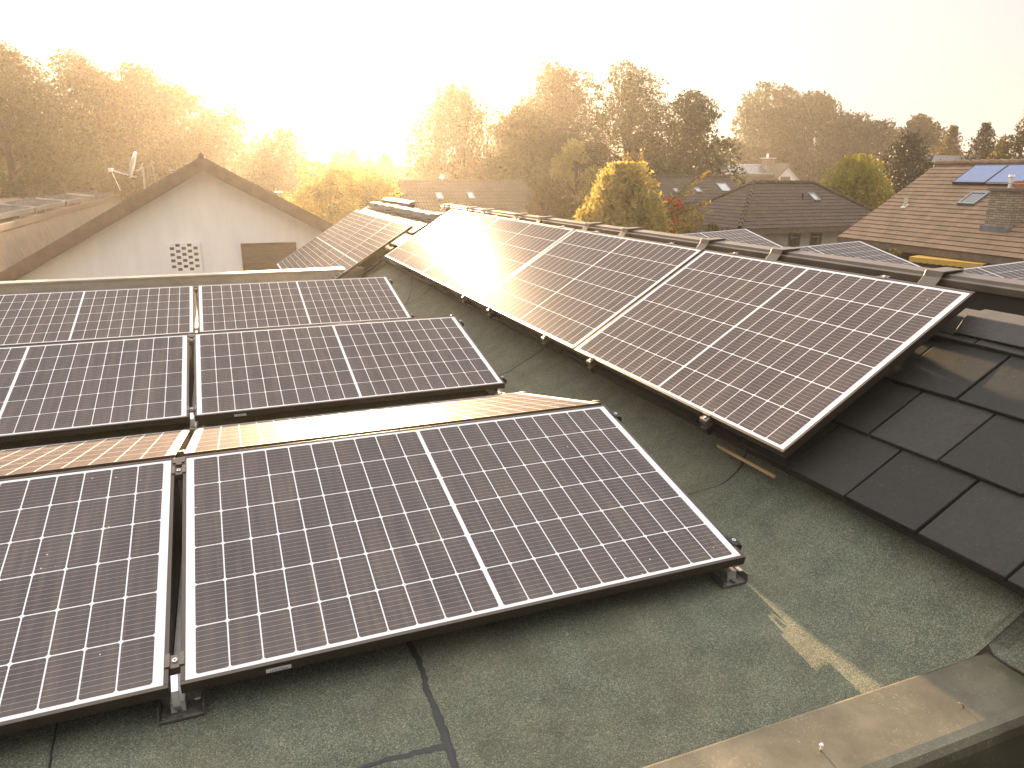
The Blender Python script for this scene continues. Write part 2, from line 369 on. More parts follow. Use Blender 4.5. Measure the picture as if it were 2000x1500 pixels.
def weeping(name,label,cat,x,y,ztop,rad,mat,seed,n=260,leaf=.16,per=26,base=None,drop=(1.2,3),bark='birchbark',group=None,droop=.7):
    n=int(n*1.9); leaf*=1.05; rad*=1.2
    rs=np.random.RandomState(seed); t=empty(name,(x,y,GZ),label,cat,group); H=ztop-GZ; h0=H*.25 if base is None else base-GZ
    Ps=[]; mb=MB(); tr=max(.07,H*.016)
    mb.tube([(0,0,-.1),(.05*rad,0,H*.45),(.02*rad,.05*rad,H*.93)],[tr*1.3,tr*.8,tr*.12],8)
    for i in range(n):
        h=rs.rand()**.7; e=(max(.04,1-((h-.35)/.66)**2))**.5 if h>.35 else .7+.3*h/.35
        th=rs.rand()*6.283; rr=rad*e*rs.uniform(.25,1)
        s=Vector((rr*math.cos(th),rr*math.sin(th),h0+(H-h0)*h+rs.normal()*.1)); L=rs.uniform(*drop)*(.45+.55*(1-h*.4))
        L=min(L,s.z-.5)
        k=np.linspace(0,1,per)[:,None]; out=np.array([math.cos(th),math.sin(th),0])
        p=np.array(s)+out*(.32*np.sin(k*1.5))*rad*.2-np.array([0,0,1])*L*k**1.3+rs.normal(size=(per,3))*(.03+.05*rad*.3)
        Ps.append(p)
        if i%max(1,n//16)==0:
            z0=max(H*.25,s.z*.78); mb.tube([(0,0,z0),tuple(s*.5+Vector((0,0,z0*.5+.1*rad))),tuple(s)],[tr*.4,tr*.22,tr*.06],5)
    P=np.concatenate(Ps); P[:,2]=np.minimum(P[:,2],H); leaves_obj('crown',P,leaf*rs.uniform(.6,1.3,len(P)),mat,t,seed+1,droop,.5)
    mb.build('trunk',M[bark],t,smooth=True); return t
def conifer(name,label,x,y,ztop,rad,mat,seed,n=5200,leaf=.2,power=.85,group=None,base=None):
    rs=np.random.RandomState(seed); t=empty(name,(x,y,GZ),label,'conifer',group); H=ztop-GZ; h0=.6 if base is None else base-GZ
    Ps=[]; levels=36
    mb=MB(); mb.tube([(0,0,-.1),(0,0,H*.97)],[H*.02,.02],8)
    for lv in range(levels):
        h=lv/levels; z=h0+(H-h0)*h; br=rad*(1-h)**power*rs.uniform(.85,1.1)+.06
        k=max(5,int(13*(1-h)+5))
        for j in range(k):
            th=6.283*(j+rs.rand()*.7)/k+lv; b=br*rs.uniform(.75,1.15); m=max(12,int(n/levels/k*(1.6-h)))
            u=rs.rand(m)**.65; w_=.20*b*(1-u*.6)+.06
            p=np.stack([u*b*math.cos(th),u*b*math.sin(th),z-.20*b*u+.12*b*u*u],1)+rs.normal(size=(m,3))*np.stack([w_,w_,w_*.9],1)
            Ps.append(p)
            if j%3==0: mb.tube([(0,0,z),(b*.8*math.cos(th),b*.8*math.sin(th),z-.12*b)],[.03,.008],4)
    P=np.concatenate(Ps); leaves_obj('crown',P,leaf*rs.uniform(.6,1.3,len(P)),mat,t,seed+1,.15,.5)
    mb.build('trunk',M['bark'],t,smooth=True); return t

# ------------------------------------------------------------------ ground, hills
g=MB(); NG=2200
g.add([(-NG,-400,GZ),(NG,-400,GZ),(NG,NG,GZ),(-NG,NG,GZ)],[(0,1,2,3)])
tag(g.build('ground',M['ground']),kind='structure')
hv=[];hf=[]; xs=np.linspace(-900,1500,60)
for j,(yy,s) in enumerate(((150,0),(210,.80),(330,.8),(600,0))):
    for i,x in enumerate(xs):
        hz=GZ-2+s*(16+7*math.sin(x*.006+1.0)+3.0*math.sin(x*.021+j)+1.6*math.sin(x*.055+j*2))*(1 if j else 0)
        hv.append((x,yy+20*math.sin(x*.004),hz))
for j in range(3):
    for i in range(59): a=j*60+i; hf.append((a,a+1,a+61,a+60))
tag(MB().add(hv,hf).build('hills',M['hill'],smooth=True),kind='structure')

# ------------------------------------------------------------------ the flat-roofed house we look across
def roof_z(x):
    px=[-20,1.80,1.90,1.97,2.03,2.10,2.2,2.3,2.6]; pz=[0,0,.008,.028,.058,.095,.155,.215,.38]
    return float(np.interp(x,px,pz))
house=empty('flat_roof_house',(-1.5,3.5,GZ),'flat roofed house with green felt, dark tiled slope and metal edge, under the solar panels','house')
HM=Matrix.Translation((1.5,-3.5,-GZ))     # world -> house local
rs=np.random.RandomState(3)
xs=list(np.arange(-6.0,1.75,.15))+list(np.arange(1.75,2.5,.035)); ys=list(np.arange(-.615,8.06,.1))
ph=rs.rand(8)*6.28
def und(x,y): return .004*math.sin(1.7*x+ph[0]+.6*y)+.003*math.sin(2.9*y+ph[1]+.8*x)+.002*math.sin(5.1*x+3.3*y+ph[2])
m=MB(); nx=len(xs)
m.add([(x,y,roof_z(x)+und(x,y)*(1 if y>-.5 else .3)-.006) for y in ys for x in xs],[(j*nx+i,j*nx+i+1,(j+1)*nx+i+1,(j+1)*nx+i) for j in range(len(ys)-1) for i in range(nx-1)],HM)
felt_o=m.build('felt_roof',M['felt'],house,smooth=True)
# welded laps with bitumen bleeding out (thin raised strips lying on the felt)
def seam(pts,seed,wd=.012):
    r=np.random.RandomState(seed); P=[]
    for a,b in zip(pts[:-1],pts[1:]):
        a=np.array(a);b=np.array(b); k=max(2,int(np.linalg.norm(b-a)/.012))
        for i in range(k): P.append(a+(b-a)*i/k)
    P.append(np.array(pts[-1])); n=len(P); v=[];f=[]
    for i,p in enumerate(P):
        d=P[min(i+1,n-1)]-P[max(i-1,0)]; d/=np.linalg.norm(d)+1e-9; q=np.array([-d[1],d[0]])
        wl=wd*(.35+.9*abs(math.sin(i*.09+seed))*r.uniform(.5,1.1)); wr=wd*(.35+.6*abs(math.sin(i*.13+2*seed))*r.uniform(.5,1.1))
        jj=r.normal()*.0012
        for s_,h in ((-wl,.001),(0,.006),(wr,.001)):
            c=p+q*(s_+jj); v.append((c[0],c[1],roof_z(c[0])+und(c[0],c[1])-.006+h))
    for i in range(n-1):
        for k in range(2): a=i*3+k; f.append((a,a+1,a+4,a+3))
    return MB().add(v,f,HM).build('felt_seam',M['bitumen'],house,smooth=True)
seam([(.615,.25),(.618,.03),(.61,-.09),(.612,-.21),(.606,-.31),(.60,-.41),(.598,-.60)],1,.013)
seam([(-.6,-.345),(.0,-.335),(.37,-.322),(.46,-.312),(.53,-.315),(.60,-.318)],2,.012)
seam([(-.31,.25),(-.30,.05),(-.29,-.06),(-.29,-.33)],5,.004)
seam([(1.86,2.735),(1.98,2.735),(2.06,2.75),(2.16,2.735),(2.32,2.74)],3,.006)
seam([(1.90,5.66),(2.0,5.68),(2.1,5.67),(2.3,5.68)],4,.005)
# near metal edge (camera side)
m=MB(); prof=[(-.612,.052),(-.618,.058),(-.80,.062),(-.822,.058),(-.834,.044),(-.838,.02),(-.838,-.26),(-.826,-.26),(-.826,-.02),(-.612,-.02)]
m.extr(prof,-6.0,2.62,'x',HM); m.build('parapet_cap',M['coping'],house,bevel=.004)
v=[];f=[]   # felt flap dressed over the metal edge
ed=[(2.10,-.596),(2.088,-.64),(2.083,-.69),(2.085,-.73),(2.09,-.80)]
for i,(ex,ey) in enumerate(ed):
    for x in (ex,2.14,2.22,2.3,2.45,2.62):
        xx=max(x,ex); v.append((xx,ey,max(.069,roof_z(xx)*(.55+.45*(i==0))-.002*(i==0)+(.02 if i else 0)*min(1,(xx-2.08)*4))+.002*math.sin(30*xx+5*i)))
for i in range(len(ed)-1):
    for k in range(5): a=i*6+k; f.append((a,a+1,a+7,a+6))
o=MB().add(v,f,HM).build('felt_flap',M['feltside'],house); sm=o.modifiers.new('solid','SOLIDIFY'); sm.thickness=.006; sm.offset=1
# far metal edge, turning up the slope at its right end
m=MB(); pts=[(-6.0,8.05,.10),(2.10,8.05,.105),(2.28,7.97,.20),(2.42,7.9,.30)]
for a,b in zip(pts[:-1],pts[1:]):
    a=Vector(a);b=Vector(b); d=(b-a); L=d.length; x=d.normalized(); y=Vector((-x.y,x.x,0)).normalized(); z=x.cross(y)
    m.box(-.005,L+.005,0,.20,-.012,.012,HM@frame(a,x,y,z)); m.box(-.003,L+.003,.015,.185,-.12,-.0125,HM@frame(a,x,y,z))
m.build('parapet_cap',M['litcoping'],house,bevel=.004)
# walls below
m=MB(); m.box(-6,3.2,-.8,8.2,GZ,-.10,HM); m.box(1.5,3.2,8.201,12.4,GZ,-.75,HM); m.build('wall',M['cream'],house)
# tiled slope under the long row
SL=.5632; cS,sS=math.cos(SL),math.sin(SL); NDIR=Vector((-sS,0,cS)); SDIR=Vector((cS,0,sS))
T0=Vector((2.0747,0,.3487))-NDIR*.158+SDIR*.030
def tile_course(m,s0,y0,y1,off,pitch=.2920,lap=.36,s_max=1.06,rs=rs):
    y=y0+off
    while y<y1:
        j=rs.normal(size=3)*.0024
        Fm=HM@frame(T0+SDIR*s0+Vector((0,y,0)),SDIR,Vector((0,1,0)),NDIR)
        L=min(lap,s_max-s0); t=.020
        # slightly convex slab, bottom edge proud of the course below
        m.add([(0+j[0],.0022,-.002),(L,.0022,-.022),(L,pitch-.0022,-.022),(0+j[0],pitch-.0022,-.002),
               (.004+j[0],.0045,t+j[1]),(L,.0045,.002),(L,pitch-.0045,.002),(.004+j[0],pitch-.0045,t+j[2])],
              [(0,3,2,1),(4,5,6,7),(0,1,5,4),(1,2,6,5),(2,3,7,6),(3,0,4,7)],Fm); y+=pitch
m=MB()
for k in range(4): tile_course(m,.0+k*.287,-1.75,7.75,(.012+1.75)%.2920 if k%2==0 else (.012+1.75+.146)%.2920)
for k in range(-5,4): tile_course(m,k*.287-.0,7.95,12.55,.0 if k%2 else .144)
m.build('tiled_slope',M['tile'],house,bevel=.003)
m=MB(); P=lambda s,n: (T0+SDIR*s+NDIR*n)    # boarding under the tiles
for a,b,s0 in ((-1.75,7.9,.02),(7.9,12.6,-1.36)):
    q=[P(s0,-.03),P(1.03,-.03),P(1.03,-.06),P(s0,-.06)]; m.extr([(p.x,p.z) for p in q],a,b,'y',HM)
q=[(1.02,-.62),(1.02,-.5)]
m.build('roof_boarding',M['darkboard'],house)
# ridge caps: angular tiles, each lapping the next
m=MB(); y=-1.75; i=0
while y<12.5:
    e=.010*(i%2)+rs.normal()*.002; pr=[(2.925,.722+e),(2.978,.792+e),(3.085,.808+e),(3.130,.757+e),(3.114,.749+e),(3.075,.790+e),(2.988,.775+e),(2.939,.714+e)]
    if not (7.75<y<7.9): m.extr(pr,y,y+.338,'y',HM)
    y+=.335; i+=1
m.build('ridge',M['ridgetile'],house,bevel=.004)
# coping rail behind the ridge with its cladding and joint straps
m=MB(); m.box(3.225,3.262,-2.2,8.35,.45,.880,HM); m.box(3.225,3.262,10.3,12.5,.40,.835,HM); m.build('cladding',M['darkboard'],house)
def rail(y0,y1,dz):
    m=MB(); m.extr([(3.195,.868+dz),(3.195,.898+dz),(3.213,.903+dz),(3.219,.918+dz),(3.300,.926+dz),(3.300,.868+dz)],y0,y1,'y',HM); return m.build('coping_rail',M['railcap'],house,bevel=.002)
rl=rail(-2.2,8.55,0); rl2=rail(10.4,12.5,-.035)
for i,y in enumerate((8.31,7.28,6.65,5.62,4.99,3.98,3.34,2.30,1.62,.60)):
    m=MB(); a=.045
    m.extr([(3.118,.835),(3.180,.905),(3.190,.932),(3.318,.938),(3.322,.86),(3.312,.86),(3.308,.930),(3.194,.924),(3.185,.900),(3.126,.830)],y-a,y+a,'y',HM)
    m.build('joint_strap',M['railcap'],rl,bevel=.002)
# the second flat roof beyond the rail
m=MB(); m.box(3.30,8.35,-3,12.4,GZ,.10,HM); m.build('side_roof',M['feltside'],house)

# ------------------------------------------------------------------ solar panels
def panel_parts(t, sticker=None, flipsheet=False):
    m=MB(); d=.034; w_=.012
    m.box(0,PL,0,w_,-d,0); m.box(0,PL,PW-w_,PW,-d,0); m.box(0,w_,w_+.0005,PW-w_-.0005,-d,-.0003); m.box(PL-w_,PL,w_+.0005,PW-w_-.0005,-d,-.0003)
    fr=m.build('panel_frame',M['frame'],t,bevel=.0012)
    m=MB(); e=.0095; z1,z0=-.0016,-.0065
    m.add([(e,e,z1),(PL-e,e,z1),(PL-e,PW-e,z1),(e,PW-e,z1)],[(0,1,2,3)]); m.cur=1
    m.add([(e,e,z0),(PL-e,e,z0),(PL-e,PW-e,z0),(e,PW-e,z0)],[(3,2,1,0)])
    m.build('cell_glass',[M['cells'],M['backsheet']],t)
    m=MB(); m.box(PL/2-.05,PL/2+.05,PW*.86,PW*.93,-.030,-.0066); m.build('junction_box',M['clampblack'],t)
    if sticker:
        x0,wd,hh=sticker; m=MB(); m.box(x0,x0+wd,-.0006,-.0001,-.029,-.029+hh); s=m.build('barcode_sticker',M['sticker'],fr)
        m=MB(); r=random.Random(5); x=x0+wd*.16
        while x<x0+wd*.84:
            b=r.uniform(.0008,.0026); m.box(x,x+b,-.0010,-.0007,-.029+hh*.18,-.029+hh*r.uniform(.42,.5)); x+=b+r.uniform(.0012,.003)
        m.box(x0+wd*.3,x0+wd*.42,-.0010,-.0007,-.029+hh*.64,-.029+hh*.72); m.box(x0+wd*.5,x0+wd*.66,-.0010,-.0007,-.029+hh*.64,-.029+hh*.72)
        m.build('printing',M['ink'],s)
    return t
TILT=.2309
def RX(a): return Matrix.Rotation(a,4,'X')
def RZ(a): return Matrix.Rotation(a,4,'Z')
proto=None
def panel(Mx,label,group,sticker=None):
    global proto
    if sticker or proto is None:
        t=empty('solar_panel',Mx,label,'solar panel',group); panel_parts(t,sticker)
        if not sticker: proto=t
        return t
    t=copy_tree(proto); t.matrix_world=Mx; tag(t,label,'solar panel',group); return t
GR='solar panels standing on the flat roof'
yA,yB,yC=0.0,2.2304,4.4651; LX=-1.7824; BX,CX=-.0106,-.0272
front=lambda x,y,z: Matrix.Translation((x,y,z))@RX(TILT)
back=lambda x,y,z: Matrix.Translation((x+PL,y,z))@RZ(math.pi)@RX(TILT)
panel(front(LX,yA,.1),'large solar panel in the bottom left corner, cut off by the left edge',GR)
panel(front(0,yA,.1),'large front solar panel in the middle, whole face showing, above the bare felt',GR,(.205,.064,.0135))
yb=1.0413+PW*math.cos(TILT)
panel(back(LX,yb,.1),'lit solar panel sloping away behind the bottom left panel, a thin strip',GR)
panel(back(0,yb,.1),'lit solar panel sloping away behind the large middle front panel',GR)
panel(front(LX+BX,yB,.1075),'second row solar panel at the left edge, left of the gap between columns',GR)
panel(front(BX,yB,.1075),'second row solar panel with a white sticker, right of the gap',GR,(.195,.060,.0130))
yb2=yB+1.0413+PW*math.cos(TILT)
panel(back(LX+BX,yb2,.1075),'solar panel sloping away behind the second row at the left edge',GR)
panel(back(BX,yb2,.1075),'solar panel sloping away behind the second row panel right of the gap',GR)
panel(front(LX+CX,yC,.1077),'farthest row solar panel at the left edge, in front of the white gable wall',GR)
panel(front(CX,yC,.1077),'farthest row solar panel right of the gap, just in front of the far roof edge',GR)
GD='solar panels in the long row over the tiled slope'
Vd=Vector((-.0035,-1,0)).normalized(); D0=Vector((2.0747,.2261,.3487)); Nd=Vd.cross(SDIR).normalized()
for i,nm in enumerate(('nearest panel of the long row over the dark tiles, with its free right end',
                       'second panel from the near end of the long row over the tiled slope',
                       'third panel from the near end of the long row over the tiled slope',
                       'far end panel of the long row over the tiled slope, blazing white with reflected sky')):
    panel(frame(D0-Vd*(PL+i*(PL+.0201)),Vd,SDIR,Nd),nm,GD)
GF='upright solar panels on the far roof slope'
for i,nm in enumerate(('nearest of the upright white glaring panels beyond the far roof edge, beside the dark tiles',
                       'second upright glaring panel beyond the far roof edge, counted from the long row',
                       'third upright glaring panel beyond the far roof edge, counted from the long row',
                       'farthest upright panel beyond the roof edge, beside the white gable wall')):
    panel(frame(Vector((1.115,7.86+1.068*i,-.257)),SDIR,Vector((0,1,0)),NDIR),nm,GF)
GN='pale solar panels beyond the coping rail'
lean=Matrix.Rotation(-R(2.6),4,'Y')
for y,nm in ((7.77,'farthest pale solar panel tip over the coping rail, below the hipped roof house'),
             (5.50,'middle pale triangular panel over the coping rail, in front of the yellow awning'),
             (3.23,'pale solar panel over the coping rail at the right edge of the photo')):
    panel(Matrix.Translation((6.25,y-1.01,.205))@lean@RX(TILT),nm,GN)

# ------------------------------------------------------------------ mounting hardware of the flat-roof panels
def bolt(m,x,y,z,Mx=None,r=.006): m.cyl((x,y),r,z,z+.005,12,None,Mx)
def mount(x,y0,z0,label,end):
    """a mount under one joint of a panel pair: foot plate, strap, base rail, clamps. end: 0 between two panels, 1 at the free end"""
    t=empty('panel_mount',(x,y0,0),label,'panel mount','aluminium mounts under the flat roof panels')
    ox=0 if not end else -.035
    m=MB(); a,b=(-.048,.062) if not end else (-.085,.018)
    m.box(a,b,.0,.062,-.004,.004)
    m.box(a,a+.004,.0,.062,.0041,.030); m.box(b-.004,b,.0,.062,.0041,.030); m.box(a+.005,b-.005,.058,.062,.0041,.030)
    m.box(a+.045,a+.058,.002,.05,.0041,.012); m.box(a+.008,a+.018,.002,.05,.0041,.010)
    m.build('foot_plate',M['dullalu'],t,bevel=.001)
    for q0,q1 in ((a+.030,a+.043),(b-.022,b-.008)): MB().box(q0,q1,.020,.045,.0301,.036).build('foot_clip',M['alu'],t,bevel=.001)
    Fr=Matrix.Translation((0,0,z0))@RX(TILT)
    if not end:
        m=MB(); m.extr([(.014,.016),(-.012,z0-.052),(-.004,z0-.012),(.030,z0+.012),(.034,z0+.009),(.002,z0-.016),(-.006,z0-.052),(.020,.018)],-.0085,.0085,'x'); m.build('strap',M['alu'],t,bevel=.001)
    m=MB(); m.box(ox-.018,ox+.018,.02,2.02,.006,.040); m.build('base_rail',M['alu'],t,bevel=.001)
    for yy in (.085,.955):
        m=MB()
        if not end:
            m.box(-.0125,.0125,yy-.022,yy+.022,-.030,-.004,Fr); m.box(-.024,-.011,yy-.022,yy+.022,.0005,.0042,Fr); m.box(.011,.024,yy-.022,yy+.022,.0005,.0042,Fr); zt=-.004
        else:
            m.extr([(.002,-.034),(.002,.0042),(-.010,.0042),(-.010,.0006),(-.0005,.0006),(-.0005,-.034)],yy-.026,yy+.026,'y',Fr)
            m.extr([(.002,-.040),(.002,-.004),(.020,-.004),(.036,-.014),(.036,-.040)],yy-.022,yy+.022,'y',Fr); zt=-.004
        c=m.build('clamp',M['railcap'] if not end else M['clampblack'],t,bevel=.0012)
        m=MB(); bolt(m,0 if not end else .012,yy,zt,Fr,.0068); m.cur=1; m.cyl((0 if not end else .012,yy),.0032,zt+.0051,zt+.0056,6,None,Fr); m.build('bolt',[M['alu'],M['ink']],c)
    if not end:
        m=MB(); m.box(-.010,.010,.985,.999,-.012,.004,Fr); m.box(-.020,.020,.999,1.03,-.002,.004,Fr); m.build('ridge_clip',M['railcap'],t,bevel=.001)
    m=MB(); Zr=z0+PW*math.sin(TILT)-.05; m.box(ox-.012,ox+.012,.985,1.06,.041,Zr); m.build('upright',M['alu'],t,bevel=.001)
    Fb=Matrix.Translation((0,2.0522,z0))@RZ(math.pi)@RX(TILT)
    for yy in (.06,.97): MB().box(-.0125 if not end else -.02,.0125 if not end else .002,yy-.022,yy+.022,-.034,.004,Fb).build('back_clamp',M['railcap'],t,bevel=.001)
    if True:     # dark plate closing the triangular end of the panel pair; under a joint, an added plate blocking sun through the gap; slit at the bottom
        xp=-.030 if end else -.024; m=MB(); zr=z0+PW*math.sin(TILT)-.04
        m.extr([(.06,.035),(2.0,.035),(2.0,z0-.036),(1.04,zr),(1.01,zr),(.06,z0-.026)],xp,xp+.004,'x'); m.build('end_or_light_stop',M['clampblack'],t)
    return t
mount(-.0137,yA,.1,'metal mount with bolt clamp and bright strap between the two front panels',0)
mount(PL+.0005,yA,.1,'metal foot and black end clamps at the right end of the large front panel',1)
mount(BX-.0137,yB,.1075,'metal mount with clamps between the two second row panels',0)
mount(BX+PL+.0005,yB,.1075,'metal foot and end clamps at the right end of the second row panel',1)
mount(CX-.0137,yC,.1077,'metal mount with clamps between the two farthest row panels',0)
mount(CX+PL+.0005,yC,.1077,'end clamps at the right end of the farthest row panel',1)

# clamps of the long row
ordn=('first','second','third','fourth','fifth','sixth','seventh','eighth')
def rowclamp(y,low,label):
    xo=D0.x+.0035*(y-.226)
    base=(D0+SDIR*(0 if low else PW)); base=Vector((xo+(0 if low else PW*cS),y,base.z))
    sgn=-1 if low else 1
    Fm=frame(base,SDIR*sgn,Vector((0,1,0))*sgn,NDIR)
    t=empty('panel_clamp',Fm,label,'clamp','clamps along the edges of the long panel row')
    m=MB(); a=.024
    m.extr([(.0008,-.036),(.0008,.0042),(-.011,.0042),(-.011,.0008),(-.0015,.0008),(-.0015,-.036)],-a,a,'y'); m.extr([(.001,-.042),(.001,-.006),(.024,-.006),(.030,-.012),(.030,-.042)],-a,a,'y')
    m.build('clamp_body',M['railcap'],t,bevel=.001)
    m=MB(); bolt(m,.012,0,-.006); m.build('bolt',M['alu'],t)
    m=MB(); m.box(-.05,.042,-.02,.02,-.078,-.0421); m.build('rail_end',M['clampblack'],t,bevel=.001)
for i,y in enumerate((.69,1.76,2.40,3.45,4.09)): rowclamp(y,True,'%s clamp from the near end along the lower edge of the long panel row'%ordn[i])
for i,y in enumerate((.67,1.72,2.37,3.42,4.04,5.09,5.72,6.81)): rowclamp(y,False,'%s clamp from the near end along the upper edge of the long panel row'%ordn[i])
def cable(pts,r,label):
    P=[Vector(p) for p in pts]; out=[]
    for i in range(len(P)-1):
        p0,p1,p2,p3=P[max(i-1,0)],P[i],P[i+1],P[min(i+2,len(P)-1)]
        for k in range(8):
            t=k/8; out.append(.5*((2*p1)+(p2-p0)*t+(2*p0-5*p1+4*p2-p3)*t*t+(3*p1-p0-3*p2+p3)*t**3))
    out.append(P[-1]); o=MB().tube(out,r,8).build('cable',M['cable'],None,smooth=True); tag(o,label,'cable'); return o
cable([(1.74,.66,.12),(1.80,.655,.05),(1.88,.64,.012),(1.972,.614,.030),(2.06,.56,.074),(2.114,.55,.106),(2.17,.560,.142),(2.21,.575,.20),(2.24,.59,.27),(2.26,.60,.33)],.0042,'black cable drooping from the long row to the right side of the front panel')
cable([(1.80,5.60,.10),(1.92,5.62,.012),(2.05,5.86,.085),(2.12,6.06,.13),(2.16,6.2,.19),(2.2,6.28,.28)],.0038,'thin cable over the felt from the farthest row to the long row')
m=MB(); m.box(2.152,2.160,.335,.70,.187,.200); tag(m.build('wood_batten',M['wood'],None,bevel=.001),'pale wooden batten at the foot of the tiles under the near corner panel','batten')
for (x,y,b,lb) in ((1.383,-.728,0,'pale screw standing on the metal roof edge at the bottom of the photo'),(1.822,-.752,1,'thin rusty bent nail on the metal roof edge, right of the screw')):
    m=MB(); zt=.0605
    if not b: m.cyl((x,y),.0028,zt,zt+.014,10); m.cyl((x,y),.0055,zt+.0141,zt+.0185,10,.003)
    else: m.tube([(x,y,zt),(x-.002,y+.004,zt+.010),(x-.012,y+.006,zt+.014)],.0017,8)
    tag(m.build('nail',M['clay'] if b else M['whitepaint'],None,smooth=True),lb,'nail')

# ------------------------------------------------------------------ houses
def slope_courses(L,S,gauge,step=.02,hipL=0,hipR=0):
    """a pitched roof plane in local (u along the eave, s up the slope, n) as lapped courses; hipL/hipR: inset per metre of slope"""
    m=MB(); k=0; s=0
    while s<S-1e-4:
        e=min(s+gauge,S); a0,a1=hipL*s,hipL*e; b0,b1=L-hipR*s,L-hipR*e
        m.add([(a0,s,0),(b0,s,0),(b0,s,step),(a0,s,step),(a1,e,.001),(b1,e,.001)],[(0,1,2,3),(3,2,5,4),(0,3,4),(1,5,2)]); s=e
    return m
def roofplane(parent,o,V,S,L,Ls,gauge,mat,name='roof_slope',hl=0,hr=0,step=.02):
    ob=slope_courses(L,Ls,gauge,step,hl,hr).build(name,mat,parent); N=Vector(V).cross(Vector(S)).normalized()
    ob.matrix_parent_inverse=parent.matrix_world.inverted(); ob.matrix_world=frame(Vector(o),V,S,N); return ob
def skylight(parent,o,V,S,u,s,w_,h,mat='skyglass',fw=.05,name='skylight'):
    N=Vector(V).cross(Vector(S)).normalized(); m=MB()
    m.box(0,w_,0,fw,0,.09); m.box(0,w_,h-fw,h,0,.09); m.box(0,fw,fw+.001,h-fw-.001,0,.088); m.box(w_-fw,w_,fw+.001,h-fw-.001,0,.088)
    f=m.build(name,M['leadgrey'],parent,bevel=.004); f.matrix_parent_inverse=parent.matrix_world.inverted()
    f.matrix_world=frame(Vector(o)+Vector(V)*u+Vector(S)*s,V,S,N)
    m=MB(); m.box(fw-.004,w_-fw+.004,fw-.004,h-fw+.004,.05,.07); p=m.build('pane',M[mat],f); return f
def part(mb,name,mat,parent,bevel=0,smooth=False):     # mesh given in world coordinates
    o=mb.build(name,mat,parent,bevel,smooth); o.matrix_parent_inverse=parent.matrix_world.inverted(); return o
p33=R(33); c33,s33=math.cos(p33),math.sin(p33)

# white gable house beyond the far roof edge
gh=empty('gable_house',(.04,14,GZ),'white rendered gable house with dark verge and a brick vent, beyond the far roof edge','house')
YG=14; AP=(.04,1.45); slL,slR=.574,.553
m=MB(); xl,xr=-3.75,3.85; gy=lambda x: AP[1]-(slL*(AP[0]-x) if x<AP[0] else slR*(x-AP[0]))
holes=[]
m.extr([(xl,GZ),(xr,GZ),(xr,gy(xr)-.02),(AP[0],AP[1]-.02),(xl,gy(xl)-.02)],YG,YG+.3,'y'); m.box(xl,xl+.3,YG+.301,20,GZ,gy(xl)-.15); m.box(xr-.3,xr,YG+.301,20,GZ,gy(xr)-.15); m.box(xl,xr,20.01,20.3,GZ,-1.0)
part(m,'wall',M['plaster'],gh)
def verge(m,sgn,y0,y1,th,lo,hi):
    x2=AP[0]+sgn*(4.3); a=(AP[0],AP[1]+hi); b=(x2,gy(x2)+hi); m.extr([a,b,(b[0],b[1]-th),(a[0],a[1]-th)],y0,y1,'y')
m=MB(); verge(m,-1,13.78,20.4,.13,0,.165); verge(m,1,13.78,20.4,.13,0,.165); part(m,'roof',M['rt_dark'],gh)
m=MB(); verge(m,-1,13.70,13.779,.27,0,.18); verge(m,1,13.70,13.779,.27,0,.18); part(m,'verge_board',M['brownwood'],gh)
m=MB(); m.tube([(AP[0],13.66,AP[1]+.185),(AP[0],20.4,AP[1]+.185)],.05,10); part(m,'ridge',M['rt_dark'],gh)
# vent block: staggered openings through a lattice of bricks, a plate behind painted as the shaded void, lightened for veil
vb=part(MB().box(-.765,-.175,13.9945,13.9985,-.625,.0),'vent_void_plate',M['voidpaint'],gh)
m=MB(); X0,PX,HW=-.715,.106,.078
for c in range(6): m.box(X0+c*PX-(PX-HW)-(.022 if c==0 else 0),X0+c*PX-.0002+(.022 if c==5 else 0),13.952,13.994,-.627,.002)
for c in range(5):
    x=X0+c*PX; zs=[(-.125 if c%2==0 else -.065)-r_*.117 for r_ in range(4 if c%2==0 else 5)]; top=.002
    for z in zs: m.box(x,x+HW-.0001,13.954,13.9938,z+.058,top); top=z
    m.box(x,x+HW-.0001,13.954,13.9938,-.627,top)
part(m,'vent_block',M['plaster'],gh)
m=MB(); m.box(.59,.63,13.95,13.998,-1.6,-.075); m.box(1.62,1.66,13.95,13.998,-1.6,-.075); m.box(.59,1.66,13.94,13.9975,-.074,-.035); wf=part(m,'window_frame',M['brownwood'],gh)
m=MB(); m.box(.631,1.619,13.965,13.997,-1.6,-.0755); part(m,'shutter',simple('brown_shutter',(.17,.125,.085),.7,0,.2,5,stretch=(1,1,6)),gh)
part(MB().box(-.55,-.40,13.75,13.95,1.36,1.385),'roof_hook',M['alu'],gh); part(MB().box(1.32,1.47,13.75,13.95,.955,.975),'roof_hook',M['alu'],gh)
